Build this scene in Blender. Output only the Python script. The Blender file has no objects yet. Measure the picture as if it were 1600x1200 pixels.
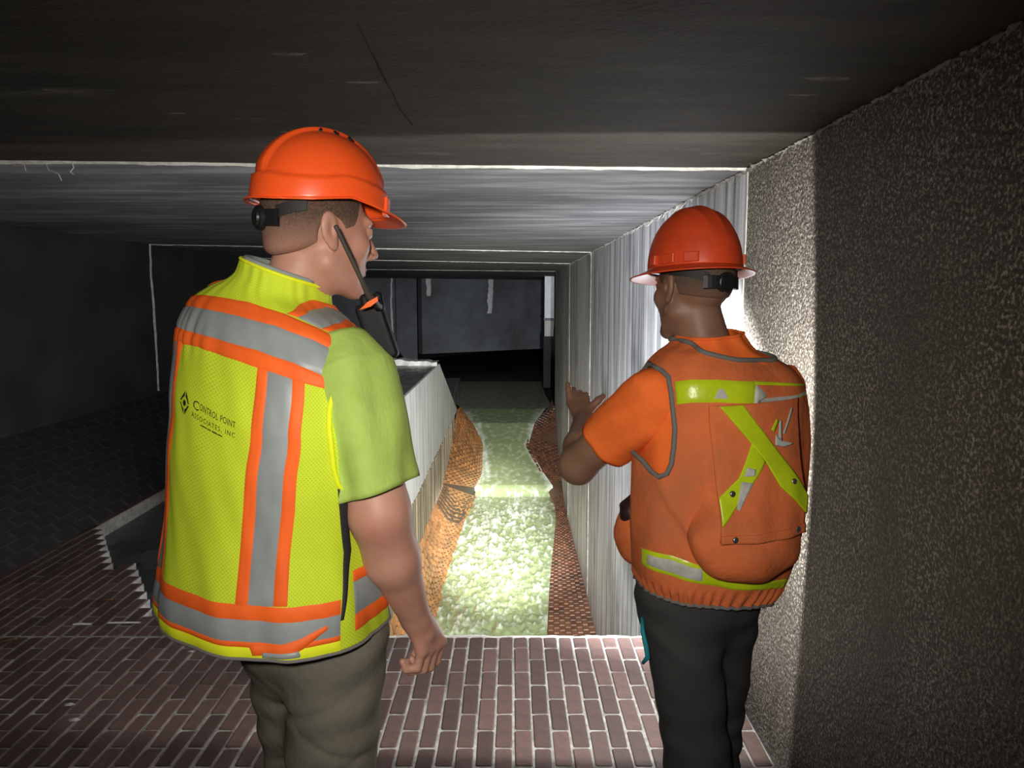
import bpy, bmesh, math, random
import numpy as np
from mathutils import Vector, Matrix, noise
from mathutils.bvhtree import BVHTree

random.seed(7)
rng = np.random.default_rng(7)
scene = bpy.context.scene
COL = scene.collection

# ------------------------------------------------------------------ camera
EYE = (0.0, 0.0, 1.60)
PITCH = math.atan(140.0 / 1200.0)
cam_data = bpy.data.cameras.new('camera')
cam_data.sensor_width = 36.0
cam_data.lens = 27.0
cam_data.clip_start = 0.05
cam_data.clip_end = 200
cam = bpy.data.objects.new('camera', cam_data)
COL.objects.link(cam)
cam.location = EYE
cam.rotation_euler = (math.pi / 2 - PITCH, 0, 0)
scene.camera = cam

# ------------------------------------------------------------------ world, exposure
world = bpy.data.worlds.new('underground_dark')
scene.world = world
world.use_nodes = True
world.node_tree.nodes['Background'].inputs[0].default_value = (0.55, 0.6, 0.7, 1)
world.node_tree.nodes['Background'].inputs[1].default_value = 0.0

scene.view_settings.view_transform = 'Standard'
scene.view_settings.look = 'None'
scene.view_settings.gamma = 1.0
scene.view_settings.exposure = 0.0
scene.view_settings.use_curve_mapping = False


def spot(name, loc, aim, watts, size_deg, blend, radius, col):
    d = bpy.data.lights.new(name, 'SPOT')
    d.energy = watts
    d.color = col
    d.spot_size = math.radians(size_deg)
    d.spot_blend = blend
    d.shadow_soft_size = radius
    o = bpy.data.objects.new(name, d)
    COL.objects.link(o)
    o.location = loc
    v = Vector(aim) - Vector(loc)
    o.rotation_euler = v.to_track_quat('-Z', 'Y').to_euler()
    return o


# lamp worn by the photographer
spot('headlamp_light', (-0.10, -0.06, 1.72), (-0.04, 3.0, 1.12), 100, 84, 1.0, 0.045, (1.0, 0.94, 0.85))
# flashlight held out by the man on the right: tight beam, corona and wide spill of one torch
TORCH = Vector((0.522, 2.36, 1.142))
spot('torch_beam_light', TORCH, (-0.27, 11.6, -2.2), 26000, 17, 1.0, 0.02, (0.97, 0.98, 1.0))
spot('torch_halo_light', TORCH, (-0.50, 10.5, -1.2), 3600, 44, 1.0, 0.02, (0.98, 0.98, 0.98))
spot('torch_corona_light', TORCH, (1.20, 6.0, 0.30), 3700, 88, 1.0, 0.02, (0.93, 0.96, 1.0))
spot('torch_spill_light', TORCH, (0.52, 6.0, 1.05), 78, 168, 0.06, 0.02, (1.0, 0.98, 0.94))
# added spot that brightens the far post, standing in for assumed daylight
spot('post_fill_spot', (1.9, 19.2, 2.0), (1.06, 22.0, 1.3), 120, 50, 0.4, 0.2, (0.9, 0.95, 1.0))

# ------------------------------------------------------------------ helpers


def nodes_of(m):
    m.use_nodes = True
    nt = m.node_tree
    return nt, nt.nodes['Principled BSDF']


def mat(name, col, rough=0.7, spec=0.3, metal=0.0, col2=None, scale=8.0, stretch=(1, 1, 1), lo=0.35, hi=0.65,
        bump=0.0, bscale=60.0, bdist=0.01, bstretch=(1, 1, 1), col3=None, scale3=2.0, lo3=0.45, hi3=0.7, stretch3=(1, 1, 1),
        coord='Object', rnd=0.0, sheen=0.0, coat=0.0, sss=0.0, detail=5.0, rough2=None):
    m = bpy.data.materials.new(name)
    nt, b = nodes_of(m)
    L = nt.links
    b.inputs['Base Color'].default_value = (*col, 1)
    b.inputs['Roughness'].default_value = rough
    b.inputs['Specular IOR Level'].default_value = spec
    b.inputs['Metallic'].default_value = metal
    b.inputs['Sheen Weight'].default_value = sheen
    b.inputs['Coat Weight'].default_value = coat
    if sss:
        b.inputs['Subsurface Weight'].default_value = sss
        b.inputs['Subsurface Radius'].default_value = (0.012, 0.004, 0.002)
        b.inputs['Subsurface Scale'].default_value = 0.5
    tc = nt.nodes.new('ShaderNodeTexCoord')

    def noise_tex(sc, st, det=5.0):
        mp = nt.nodes.new('ShaderNodeMapping')
        mp.inputs['Scale'].default_value = st
        L.new(tc.outputs[coord], mp.inputs['Vector'])
        n = nt.nodes.new('ShaderNodeTexNoise')
        n.inputs['Scale'].default_value = sc
        n.inputs['Detail'].default_value = det
        n.inputs['Roughness'].default_value = 0.62
        L.new(mp.outputs[0], n.inputs['Vector'])
        return n

    def ramp(src, a, z):
        r = nt.nodes.new('ShaderNodeMapRange')
        r.inputs['From Min'].default_value = a
        r.inputs['From Max'].default_value = z
        r.clamp = True
        L.new(src, r.inputs['Value'])
        return r.outputs[0]

    def mix(fac, a, c):
        x = nt.nodes.new('ShaderNodeMix')
        x.data_type = 'RGBA'
        L.new(fac, x.inputs['Factor'])
        if isinstance(a, tuple):
            x.inputs['A'].default_value = (*a, 1)
        else:
            L.new(a, x.inputs['A'])
        x.inputs['B'].default_value = (*c, 1)
        return x.outputs['Result']

    cur = col
    if col2:
        f = ramp(noise_tex(scale, stretch, detail).outputs['Fac'], lo, hi)
        cur = mix(f, cur, col2)
        if rough2 is not None:
            rr = nt.nodes.new('ShaderNodeMapRange')
            rr.inputs['To Min'].default_value = rough
            rr.inputs['To Max'].default_value = rough2
            L.new(f, rr.inputs['Value'])
            L.new(rr.outputs[0], b.inputs['Roughness'])
    if col3:
        f = ramp(noise_tex(scale3, stretch3, 4.0).outputs['Fac'], lo3, hi3)
        cur = mix(f, cur, col3)
    if rnd:
        oi = nt.nodes.new('ShaderNodeObjectInfo')
        ge = nt.nodes.new('ShaderNodeNewGeometry')
        ad = nt.nodes.new('ShaderNodeMath')
        ad.operation = 'ADD'
        L.new(oi.outputs['Random'], ad.inputs[0])
        L.new(ge.outputs['Random Per Island'], ad.inputs[1])
        fr = nt.nodes.new('ShaderNodeMath')
        fr.operation = 'FRACT'
        L.new(ad.outputs[0], fr.inputs[0])
        mr = nt.nodes.new('ShaderNodeMapRange')
        mr.inputs['To Min'].default_value = 1 - rnd
        mr.inputs['To Max'].default_value = 1 + rnd
        L.new(fr.outputs[0], mr.inputs['Value'])
        hs = nt.nodes.new('ShaderNodeHueSaturation')
        L.new(mr.outputs[0], hs.inputs['Value'])
        if isinstance(cur, tuple):
            hs.inputs['Color'].default_value = (*cur, 1)
        else:
            L.new(cur, hs.inputs['Color'])
        cur = hs.outputs['Color']
    if not isinstance(cur, tuple):
        L.new(cur, b.inputs['Base Color'])
    if bump:
        n = noise_tex(bscale, bstretch, 4.0)
        bp = nt.nodes.new('ShaderNodeBump')
        bp.inputs['Strength'].default_value = bump
        bp.inputs['Distance'].default_value = bdist
        L.new(n.outputs['Fac'], bp.inputs['Height'])
        L.new(bp.outputs[0], b.inputs['Normal'])
    return m


def mesh_obj(name, verts, faces, material, parent=None, smooth=False, uvs=None):
    me = bpy.data.meshes.new(name)
    me.from_pydata([tuple(map(float, v)) for v in verts], [], [tuple(map(int, f)) for f in faces])
    if smooth:
        me.polygons.foreach_set('use_smooth', [True] * len(me.polygons))
    if uvs is not None:
        uv = me.uv_layers.new(name='UVMap')
        idx = np.zeros(len(me.loops), dtype=np.int32)
        me.loops.foreach_get('vertex_index', idx)
        uv.data.foreach_set('uv', np.asarray(uvs, dtype=np.float32)[idx].ravel())
    me.materials.append(material)
    me.update()
    o = bpy.data.objects.new(name, me)
    COL.objects.link(o)
    if parent is not None:
        adopt(o, parent)
    return o


def adopt(o, parent):
    """parent a mesh whose vertices are in world space"""
    o.parent = parent
    if parent.parent is None:
        o.matrix_parent_inverse = Matrix.Translation(-parent.location)


def empty(name, loc):
    o = bpy.data.objects.new(name, None)
    o.empty_display_size = 0.1
    COL.objects.link(o)
    o.location = loc
    return o


def tag(o, label=None, cat=None, group=None, kind=None):
    if label:
        o['label'] = label
    if cat:
        o['category'] = cat
    if group:
        o['group'] = group
    if kind:
        o['kind'] = kind
    return o


def box_vf(x0, x1, y0, y1, z0, z1):
    v = [(x0, y0, z0), (x1, y0, z0), (x1, y1, z0), (x0, y1, z0), (x0, y0, z1), (x1, y0, z1), (x1, y1, z1), (x0, y1, z1)]
    f = [(0, 3, 2, 1), (4, 5, 6, 7), (0, 1, 5, 4), (1, 2, 6, 5), (2, 3, 7, 6), (3, 0, 4, 7)]
    return v, f


class MB:
    """collects shapes into one mesh"""

    def __init__(self):
        self.v = []
        self.f = []

    def add(self, v, f):
        n = len(self.v)
        self.v += [tuple(p) for p in v]
        self.f += [tuple(i + n for i in q) for q in f]
        return self

    def box(self, *a):
        return self.add(*box_vf(*a))

    def tube(self, pts, rad, seg=8, cap=True):
        pts = [Vector(p) for p in pts]
        n = len(pts)
        rads = rad if isinstance(rad, (list, tuple)) else [rad] * n
        vs, fs = [], []
        up = None
        for i, p in enumerate(pts):
            d = (pts[min(i + 1, n - 1)] - pts[max(i - 1, 0)]).normalized()
            if up is None:
                up = d.orthogonal().normalized()
            else:
                up = (up - d * up.dot(d))
                up = up.normalized() if up.length > 1e-6 else d.orthogonal().normalized()
            s = d.cross(up)
            for k in range(seg):
                a = 2 * math.pi * k / seg
                vs.append(p + (up * math.cos(a) + s * math.sin(a)) * rads[i])
        for i in range(n - 1):
            for k in range(seg):
                a, b = i * seg + k, i * seg + (k + 1) % seg
                fs.append((a, b, b + seg, a + seg))
        if cap:
            fs.append(tuple(range(seg))[::-1])
            fs.append(tuple((n - 1) * seg + k for k in range(seg)))
        return self.add(vs, fs)

    def disc_stack(self, center, axis, prof, seg=20):
        """lathe: prof = [(offset along axis, radius)]"""
        c = Vector(center)
        ax = Vector(axis).normalized()
        u = ax.orthogonal().normalized()
        w = ax.cross(u)
        vs, fs = [], []
        for (h, r) in prof:
            for k in range(seg):
                a = 2 * math.pi * k / seg
                vs.append(c + ax * h + (u * math.cos(a) + w * math.sin(a)) * r)
        for i in range(len(prof) - 1):
            for k in range(seg):
                a, b = i * seg + k, i * seg + (k + 1) % seg
                fs.append((a, b, b + seg, a + seg))
        fs.append(tuple(range(seg))[::-1])
        fs.append(tuple((len(prof) - 1) * seg + k for k in range(seg)))
        return self.add(vs, fs)

    def build(self, name, material, parent=None, smooth=False):
        return mesh_obj(name, self.v, self.f, material, parent, smooth)


def bevelled_box(sx, sy, sz, bev, jit=0.0, r=None):
    """box around origin, top at z=0, with bevelled top edge and rounded plan corners"""
    r = r or random
    hx, hy = sx / 2, sy / 2
    c = bev * 1.6
    ring = []
    for (ax, ay) in ((1, 1), (-1, 1), (-1, -1), (1, -1)):
        jx, jy = r.uniform(-jit, jit), r.uniform(-jit, jit)
        p = [(ax * hx + jx, ay * (hy - c) + jy), (ax * (hx - c) + jx, ay * hy + jy)]
        if ax * ay < 0:
            p.reverse()
        ring += p
    v, f = [], []
    n = 8
    for (z, s) in ((-sz, 0), (-bev, 0), (0, bev)):
        for (x, y) in ring:
            v.append((x - math.copysign(min(s, abs(x)), x), y - math.copysign(min(s, abs(y)), y), z))
    for i in range(2):
        for k in range(n):
            a, b = i * n + k, i * n + (k + 1) % n
            f.append((a, b, b + n, a + n))
    f.append(tuple(2 * n + k for k in range(n)))
    return v, f


def fbm(p, s, o=4):
    return noise.fractal(Vector(p) * s, 1.0, 2.0, o, noise_basis='PERLIN_ORIGINAL')


# ------------------------------------------------------------------ materials of the place
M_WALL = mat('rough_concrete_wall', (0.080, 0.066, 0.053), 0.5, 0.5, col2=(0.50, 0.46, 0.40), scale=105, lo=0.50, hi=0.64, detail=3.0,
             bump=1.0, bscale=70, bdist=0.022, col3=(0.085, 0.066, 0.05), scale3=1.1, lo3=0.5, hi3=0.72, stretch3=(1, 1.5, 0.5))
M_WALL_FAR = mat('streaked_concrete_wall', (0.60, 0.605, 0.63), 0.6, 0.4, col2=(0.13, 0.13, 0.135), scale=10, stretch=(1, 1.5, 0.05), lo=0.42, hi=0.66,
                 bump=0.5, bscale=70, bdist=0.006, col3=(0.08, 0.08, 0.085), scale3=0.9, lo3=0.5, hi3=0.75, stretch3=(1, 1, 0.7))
M_CEIL = mat('dark_brown_concrete_ceiling', (0.019, 0.0150, 0.0112), 0.78, 0.25, col2=(0.038, 0.031, 0.024), scale=5, stretch=(0.5, 2.2, 1), lo=0.4, hi=0.7,
             bump=0.5, bscale=60, bdist=0.006, col3=(0.12, 0.112, 0.10), scale3=2.2, lo3=0.62, hi3=0.80, stretch3=(0.6, 2.4, 1))  # near panel, darker and browner than the panels beyond
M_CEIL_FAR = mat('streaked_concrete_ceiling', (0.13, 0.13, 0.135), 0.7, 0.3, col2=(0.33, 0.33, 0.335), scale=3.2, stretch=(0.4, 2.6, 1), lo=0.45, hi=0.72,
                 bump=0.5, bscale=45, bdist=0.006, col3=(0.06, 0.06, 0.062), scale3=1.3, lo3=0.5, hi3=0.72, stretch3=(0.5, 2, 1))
M_WALL_LEFT = mat('near_black_concrete', (0.022, 0.022, 0.022), 0.6, 0.4, col2=(0.05, 0.049, 0.048), scale=1.6, lo=0.4, hi=0.7, bump=0.4, bscale=30, bdist=0.006)  # near-black all over, for the left and back walls
M_SEAL = mat('white_joint_mortar', (0.80, 0.79, 0.72), 0.7, 0.2, col2=(0.55, 0.54, 0.48), scale=30, bump=0.5, bscale=90, bdist=0.004)
M_BRICK = mat('dark_red_paving_brick', (0.115, 0.066, 0.055), 0.6, 0.42, col2=(0.070, 0.048, 0.044), scale=22, lo=0.35, hi=0.7, bump=0.5, bscale=120, bdist=0.003,
              rnd=0.3, col3=(0.15, 0.10, 0.088), scale3=60, lo3=0.6, hi3=0.85)
M_MORTAR = mat('pale_mortar', (0.46, 0.45, 0.42), 0.85, 0.2, col2=(0.26, 0.25, 0.23), scale=25, bump=0.6, bscale=150, bdist=0.004,
               col3=(0.10, 0.095, 0.085), scale3=1.2, lo3=0.5, hi3=0.7)
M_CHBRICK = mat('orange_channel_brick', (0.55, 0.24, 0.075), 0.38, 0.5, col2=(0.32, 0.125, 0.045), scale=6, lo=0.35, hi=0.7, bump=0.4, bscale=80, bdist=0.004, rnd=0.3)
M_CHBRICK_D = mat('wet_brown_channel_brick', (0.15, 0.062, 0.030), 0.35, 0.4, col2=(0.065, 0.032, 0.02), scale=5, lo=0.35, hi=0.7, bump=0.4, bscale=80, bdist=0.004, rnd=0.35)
M_CHMORT = mat('dirty_channel_mortar', (0.10, 0.06, 0.035), 0.6, 0.4)
M_PIER = mat('pale_concrete_pier', (0.47, 0.46, 0.42), 0.7, 0.3, col2=(0.27, 0.265, 0.25), scale=7, stretch=(1, 1, 0.12), lo=0.42, hi=0.68, bump=0.6, bscale=40, bdist=0.008)
M_WETTOP = mat('wet_dark_concrete', (0.05, 0.05, 0.052), 0.25, 0.5, col2=(0.10, 0.10, 0.10), scale=3, lo=0.45, hi=0.65, bump=0.2, bscale=20, bdist=0.006, rough2=0.55)
M_STAKE = mat('stained_brown_brick_face', (0.20, 0.155, 0.09), 0.45, 0.4, col2=(0.07, 0.05, 0.03), scale=14, stretch=(1, 1, 0.06), lo=0.4, hi=0.62, bump=0.5, bscale=40, bdist=0.006)
M_BACK = mat('far_dark_concrete', (0.16, 0.17, 0.19), 0.7, 0.3, col2=(0.09, 0.095, 0.10), scale=0.9, bump=0.2)
M_POST = mat('white_painted_concrete', (0.75, 0.76, 0.76), 0.6, 0.3, col2=(0.62, 0.63, 0.63), scale=6)
M_BENCH_DIM = mat('dimmed_bench_brick', (0.035, 0.033, 0.034), 0.55, 0.4, col2=(0.022, 0.021, 0.022), scale=8, bump=0.4, bscale=60, bdist=0.004)  # bench brick with the weak light of the left side put into its colour
M_BENCH_DIM_J = mat('dimmed_bench_joint', (0.05, 0.05, 0.05), 0.7, 0.3)  # bench joint darkened the same way, for the dim left side
M_DARK = mat('black_grime', (0.02, 0.02, 0.02), 0.7, 0.2)

WX = 0.96      # inner face of the right wall
CZ = 2.11      # underside of the ceiling
LX = -3.70     # inner face of the left wall
LIP = 3.45     # edge where the brick floor drops into the channel

# ================================================================== THE SETTING
def slab(name, quad, z0, z1, material, parent=None):
    v = [(x, y, z0) for x, y in quad] + [(x, y, z1) for x, y in quad]
    f = [(3, 2, 1, 0), (4, 5, 6, 7), (0, 1, 5, 4), (1, 2, 6, 5), (2, 3, 7, 6), (3, 0, 4, 7)]
    return mesh_obj(name, v, f, material, parent)


def ribbon(name, pts, halfw, up, thick, material, parent, rough=0.5, step=0.03, drift=0.0):
    """irregular flat bead laid along a polyline; up = direction it stands proud"""
    up = Vector(up)
    P = []
    for a, b in zip(pts[:-1], pts[1:]):
        a, b = Vector(a), Vector(b)
        n = max(2, int((b - a).length / step))
        P += [a.lerp(b, i / n) for i in range(n)]
    P.append(Vector(pts[-1]))
    v, f = [], []
    for i, p in enumerate(P):
        d = (P[min(i + 1, len(P) - 1)] - P[max(i - 1, 0)]).normalized()
        s = d.cross(up).normalized()
        w1 = halfw * (1 + rough * fbm(p + Vector((7, 3, 1)), 3.5) + rough * 0.6 * fbm(p, 21))
        w2 = halfw * (1 + rough * fbm(p + Vector((1, 9, 5)), 3.5) + rough * 0.6 * fbm(p + Vector((3, 3, 3)), 21))
        o = s * drift * fbm(p + Vector((5, 5, 5)), 1.2)
        t = thick * (1 + 0.5 * fbm(p, 12))
        v += [p + o - s * max(w1, 0.0008), p + o - s * max(w1, 0.0008) * 0.6 + up * t, p + o + s * max(w2, 0.0008) * 0.6 + up * t, p + o + s * max(w2, 0.0008)]
        if i:
            b = 4 * (i - 1)
            f += [(b, b + 1, b + 5, b + 4), (b + 1, b + 2, b + 6, b + 5), (b + 2, b + 3, b + 7, b + 6)]
    return mesh_obj(name, v, f, material, parent)


# ceiling: precast panels between skewed joints
ceiling = tag(mesh_obj('ceiling', *box_vf(LX - 3.5, 6, -3, 46, CZ + 0.25, CZ + 0.45), M_DARK), kind='structure')
cj = [(-3.0, -3.0), (2.92, 3.21), (7.96, 9.42), (10.9, 12.83), (15.6, 17.1), (22, 24), (31, 33), (46, 46)]


def jy(j, x):
    l, r = j
    return l + (r - l) * (x - LX) / (WX - LX)


for i in range(len(cj) - 1):
    xl, xr = (LX - 0.3, WX + 0.3) if i < 4 else (LX - 3.4, 5.9)
    q = [(xl, jy(cj[i], xl) + 0.005), (xr, jy(cj[i], xr) + 0.005), (xr, jy(cj[i + 1], xr) - 0.005), (xl, jy(cj[i + 1], xl) - 0.005)]
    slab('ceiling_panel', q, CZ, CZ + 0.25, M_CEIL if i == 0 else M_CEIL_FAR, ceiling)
for i, hw in ((1, 0.015), (2, 0.012), (3, 0.011), (4, 0.012)):
    ribbon('joint_mortar', [(LX, jy(cj[i], LX), CZ - 0.001), (WX, jy(cj[i], WX), CZ - 0.001)], hw, (0, 0, -1), 0.008, M_SEAL, ceiling, 0.55, 0.02, 0.02)
M_CRACK = mat('dark_crack', (0.012, 0.011, 0.01), 0.9, 0.1)
ribbon('crack', [(-0.293, 1.53, CZ), (-0.298, 1.75, CZ), (-0.305, 2.0, CZ), (-0.31, 2.2, CZ), (-0.30, 2.4, CZ)], 0.0022, (0, 0, -1), 0.001, M_CRACK, ceiling, 0.9, 0.02, 0.004)
# pale scars where the formwork left lime on the near panel
M_SCAR = mat('pale_lime_scar', (0.17, 0.16, 0.145), 0.85, 0.2, col2=(0.08, 0.075, 0.066), scale=30, lo=0.4, hi=0.6)
for (x, y, w, l) in ((-0.48, 1.71, 0.05, 0.012), (-0.36, 1.93, 0.05, 0.012), (0.75, 1.9, 0.07, 0.02), (-1.15, 2.0, 0.03, 0.01), (-0.95, 2.25, 0.03, 0.01), (-0.7, 2.5, 0.04, 0.012), (0.75, 2.05, 0.04, 0.012)):
    v = [(x, y, CZ - 0.0012)]
    n = 14
    for k in range(n):
        a = 2 * math.pi * k / n
        r = 0.65 + 0.5 * random.random()
        v.append((x + w * r * math.cos(a), y + l * r * math.sin(a), CZ - 0.0004))
    mesh_obj('lime_scar', v, [(0, 1 + (k + 1) % n, 1 + k) for k in range(n)], M_SCAR, ceiling)

# right wall
wall_right = tag(mesh_obj('wall_right', *box_vf(WX + 0.25, WX + 0.45, -3, 17.1, -3.0, CZ + 0.3), M_DARK), kind='structure')
wj = [-3.0, 3.21, 9.42, 12.83, 17.1]
for i in range(4):
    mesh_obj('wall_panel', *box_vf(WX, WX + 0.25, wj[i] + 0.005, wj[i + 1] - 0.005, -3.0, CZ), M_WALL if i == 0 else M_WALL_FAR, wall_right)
for i, hw in ((1, 0.004), (2, 0.010), (3, 0.006)):
    ribbon('joint_mortar', [(WX + 0.001, wj[i], CZ), (WX + 0.001, wj[i], -2.2)], hw, (-1, 0, 0), 0.004, M_SEAL, wall_right, 0.7, 0.03, 0.02)
# lime crust and cobweb rags in the corner between wall and ceiling
cr = MB()
y = 0.9
while y < 12.5:
    s = random.uniform(0.004, 0.011) * (1.0 if y < 3 else 1.6)
    p = Vector((WX - 0.004 + random.uniform(-0.004, 0.002), y, CZ - 0.004 + random.uniform(-0.004, 0.002)))
    vs = []
    for d in ((1, 0, 0), (-1, 0, 0), (0, 1, 0), (0, -1, 0), (0, 0, 1), (0, 0, -1)):
        k = s * random.uniform(0.5, 1.2) * (3.2 if d[1] else 1)
        vs.append(p + Vector(d) * k)
    cr.add(vs, [(0, 2, 4), (2, 1, 4), (1, 3, 4), (3, 0, 4), (2, 0, 5), (1, 2, 5), (3, 1, 5), (0, 3, 5)])
    if random.random() < 0.16 and y > 2.6:
        q = p + Vector((-random.uniform(0.01, 0.06), random.uniform(-0.04, 0.04), -random.uniform(0.0, 0.05)))
        cr.tube([p, p.lerp(q, 0.5) + Vector((0, 0, -0.015)), q], [0.003, 0.002, 0.001], 4)
    y += random.uniform(0.015, 0.04) * (1 if y < 4 else 1.8)
M_CRUST = mat('grey_lime_crust', (0.30, 0.29, 0.265), 0.85, 0.2, col2=(0.12, 0.115, 0.10), scale=14)
tag(cr.build('mineral_crust', M_CRUST), 'crusty grey lime deposit lining the corner of right wall and ceiling', 'mineral crust', kind='stuff')

# left wall
wall_left = tag(mesh_obj('wall_left', *box_vf(LX - 0.45, LX - 0.25, -3, 15.6, -1, CZ + 0.3), M_DARK), kind='structure')
lj = [-3.0, 2.92, 7.96, 15.6]
for i in range(3):
    mesh_obj('wall_panel', *box_vf(LX - 0.25, LX, lj[i] + 0.005, lj[i + 1] - 0.005, -1, CZ), M_WALL_LEFT, wall_left)
ribbon('joint_mortar', [(LX - 0.001, lj[2], CZ), (LX - 0.001, lj[2] + 0.02, 0.6)], 0.018, (1, 0, 0), 0.01, M_SEAL, wall_left, 0.6, 0.03, 0.02)
tag(mesh_obj('wall_back', *box_vf(LX - 0.4, WX + 0.4, -3.3, -3.0, -1, CZ + 0.3), M_WALL_LEFT), kind='structure')

# far chamber behind the end of the right wall
fw = tag(mesh_obj('wall_far', [(-9, 23.6, -1.2), (6, 47, -1.2), (6, 47, 2.6), (-9, 23.6, 2.6), (-9, 24.2, -1.2), (6, 47.6, -1.2), (6, 47.6, 2.6), (-9, 24.2, 2.6)],
                  [(0, 1, 2, 3), (7, 6, 5, 4), (0, 4, 5, 1), (3, 2, 6, 7)], M_DARK), kind='structure')


def far_pt(x, off=0.0, z=0.0):
    return (x + off * 0.55, 21.5 + (x + 9) * 0.62 - off, z)


for (x0, x1, z0) in ((-8.5, -3.75, -0.6), (-3.72, -3.1, -0.6), (-2.95, 5.2, -0.35)):
    a, b = far_pt(x0), far_pt(x1)
    a2, b2 = far_pt(x0, -0.3), far_pt(x1, -0.3)
    mesh_obj('wall_panel', [(a[0], a[1], z0), (b[0], b[1], z0), (b[0], b[1], CZ), (a[0], a[1], CZ), (a2[0], a2[1], z0), (b2[0], b2[1], z0), (b2[0], b2[1], CZ), (a2[0], a2[1], CZ)],
             [(0, 1, 2, 3), (7, 6, 5, 4), (0, 4, 5, 1), (1, 5, 6, 2), (3, 2, 6, 7), (0, 3, 7, 4)], M_BACK, fw)
for (x, zt, zb, w) in ((-0.75, CZ, 0.95, 0.10), (-2.75, CZ, 1.55, 0.08), (-3.85, CZ, -0.2, 0.03)):
    p = far_pt(x, 0.01)
    ribbon('lime_streak', [(p[0], p[1], zt), (p[0], p[1], zb)], w, (0.5, -0.85, 0), 0.01, M_POST, fw, 0.5, 0.1, 0.05)
tag(mesh_obj('floor_far', *box_vf(-9, 6, 17.2, 47, -1.5, -1.06), M_DARK), kind='structure')
# pale post standing past the end of the right wall
post = empty('concrete_post', (1.06, 22.1, 0.4))
tag(post, 'pale narrow concrete post at far end of the right wall', 'post')
MB().box(0.93, 1.20, 22.0, 22.3, 0.93, CZ).build('shaft', M_POST, post)
MB().box(0.91, 1.22, 21.97, 22.32, 0.86, 0.93).build('collar', M_BACK, post)
MB().add([(0.93, 22, 0.41), (1.18, 22, 0.41), (1.20, 22, 0.86), (0.93, 22, 0.86), (0.93, 22.3, 0.41), (1.18, 22.3, 0.41), (1.20, 22.3, 0.86), (0.93, 22.3, 0.86)],
         box_vf(0, 1, 0, 1, 0, 1)[1] and [(0, 1, 2, 3), (7, 6, 5, 4), (0, 4, 5, 1), (1, 5, 6, 2), (3, 2, 6, 7), (0, 3, 7, 4)]).build('base_block', M_PIER, post)
MB().box(0.9, 1.4, 21.9, 22.4, -1.2, 0.41).build('footing', M_DARK, post)

# ------------------------------------------------------------------ brick floor
floor = empty('floor', (0, 0, 0))
tag(floor, kind='structure')
PX, PY = 0.0687, 0.222
BW, BL = 0.0605, 0.213
X0 = 0.0746


def hole(x, y):
    """missing bricks on the left: only the wet slab below shows"""
    if x < -2.86 or x > -1.0 or y < 3.6 or y > 7.4:
        return False
    xs = [-2.86, -2.46, -2.44, -2.20, -2.00, -1.85, -1.0]
    ys = [5.08, 4.50, 4.42, 4.32, 3.92, 3.72, 3.66]
    return y > float(np.interp(x, xs, ys))


cells = []
k0, k1 = int((-2.95 - X0) / PX), int((WX - X0) / PX)
for k in range(k0, k1 + 1):
    xc = X0 + (k + 0.5) * PX
    w = PX
    if xc + PX / 2 > WX:
        continue
    near = [LIP - PY * (0.5 if k % 2 else 1.0)]
    y1 = LIP
    first = True
    while y1 > 0.9:
        ln = PY * 0.5 if (first and k % 2) else PY
        cells.append((xc, y1 - ln / 2, ln))
        y1 -= ln
        first = False
    if xc < -1.02:
        y0 = LIP + 0.012
        if k % 2:
            cells.append((xc, y0 + PY / 4, PY / 2))
            y0 += PY / 2
        while y0 < 9.5:
            cells.append((xc, y0 + PY / 2, PY))
            y0 += PY
cells = [c for c in cells if not hole(c[0], c[1])]
# mortar beds, one block per brick, joined
mo = MB()
for (x, y, l) in cells:
    mo.add([(x - PX / 2, y - l / 2, -0.004), (x + PX / 2, y - l / 2, -0.004), (x + PX / 2, y + l / 2, -0.004), (x - PX / 2, y + l / 2, -0.004),
            (x - PX / 2, y - l / 2, -0.10), (x + PX / 2, y - l / 2, -0.10), (x + PX / 2, y + l / 2, -0.10), (x - PX / 2, y + l / 2, -0.10)],
           [(0, 1, 2, 3), (0, 4, 5, 1), (1, 5, 6, 2), (2, 6, 7, 3), (3, 7, 4, 0)])
tag(mo.build('mortar_bed', M_MORTAR, floor), kind='stuff')
mesh_obj('sub_slab', *box_vf(LX, WX, -3, LIP - 0.02, -0.5, -0.10), M_WETTOP, floor)
mesh_obj('sub_slab', *box_vf(LX, -1.06, LIP - 0.02, 15.6, -0.5, -0.10), M_WETTOP, floor)
mesh_obj('rear_paving', *box_vf(-2.95, WX, -3, 0.9, -0.09, -0.002), M_BRICK, floor)


def inframe(x, y):
    dy = y * math.cos(PITCH) + 1.6 * math.sin(PITCH)
    px = 800 + 1200 * x / dy
    v = y * math.sin(PITCH) - 1.6 * math.cos(PITCH)
    py = 600 - 1200 * v / dy
    if not (-30 < px < 1630 and py < 1225):
        return False
    if 405 < px < 590 and py > 1010 or 245 < px < 640 and py < 1000:      # behind the man on the left
        return False
    return True


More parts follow.
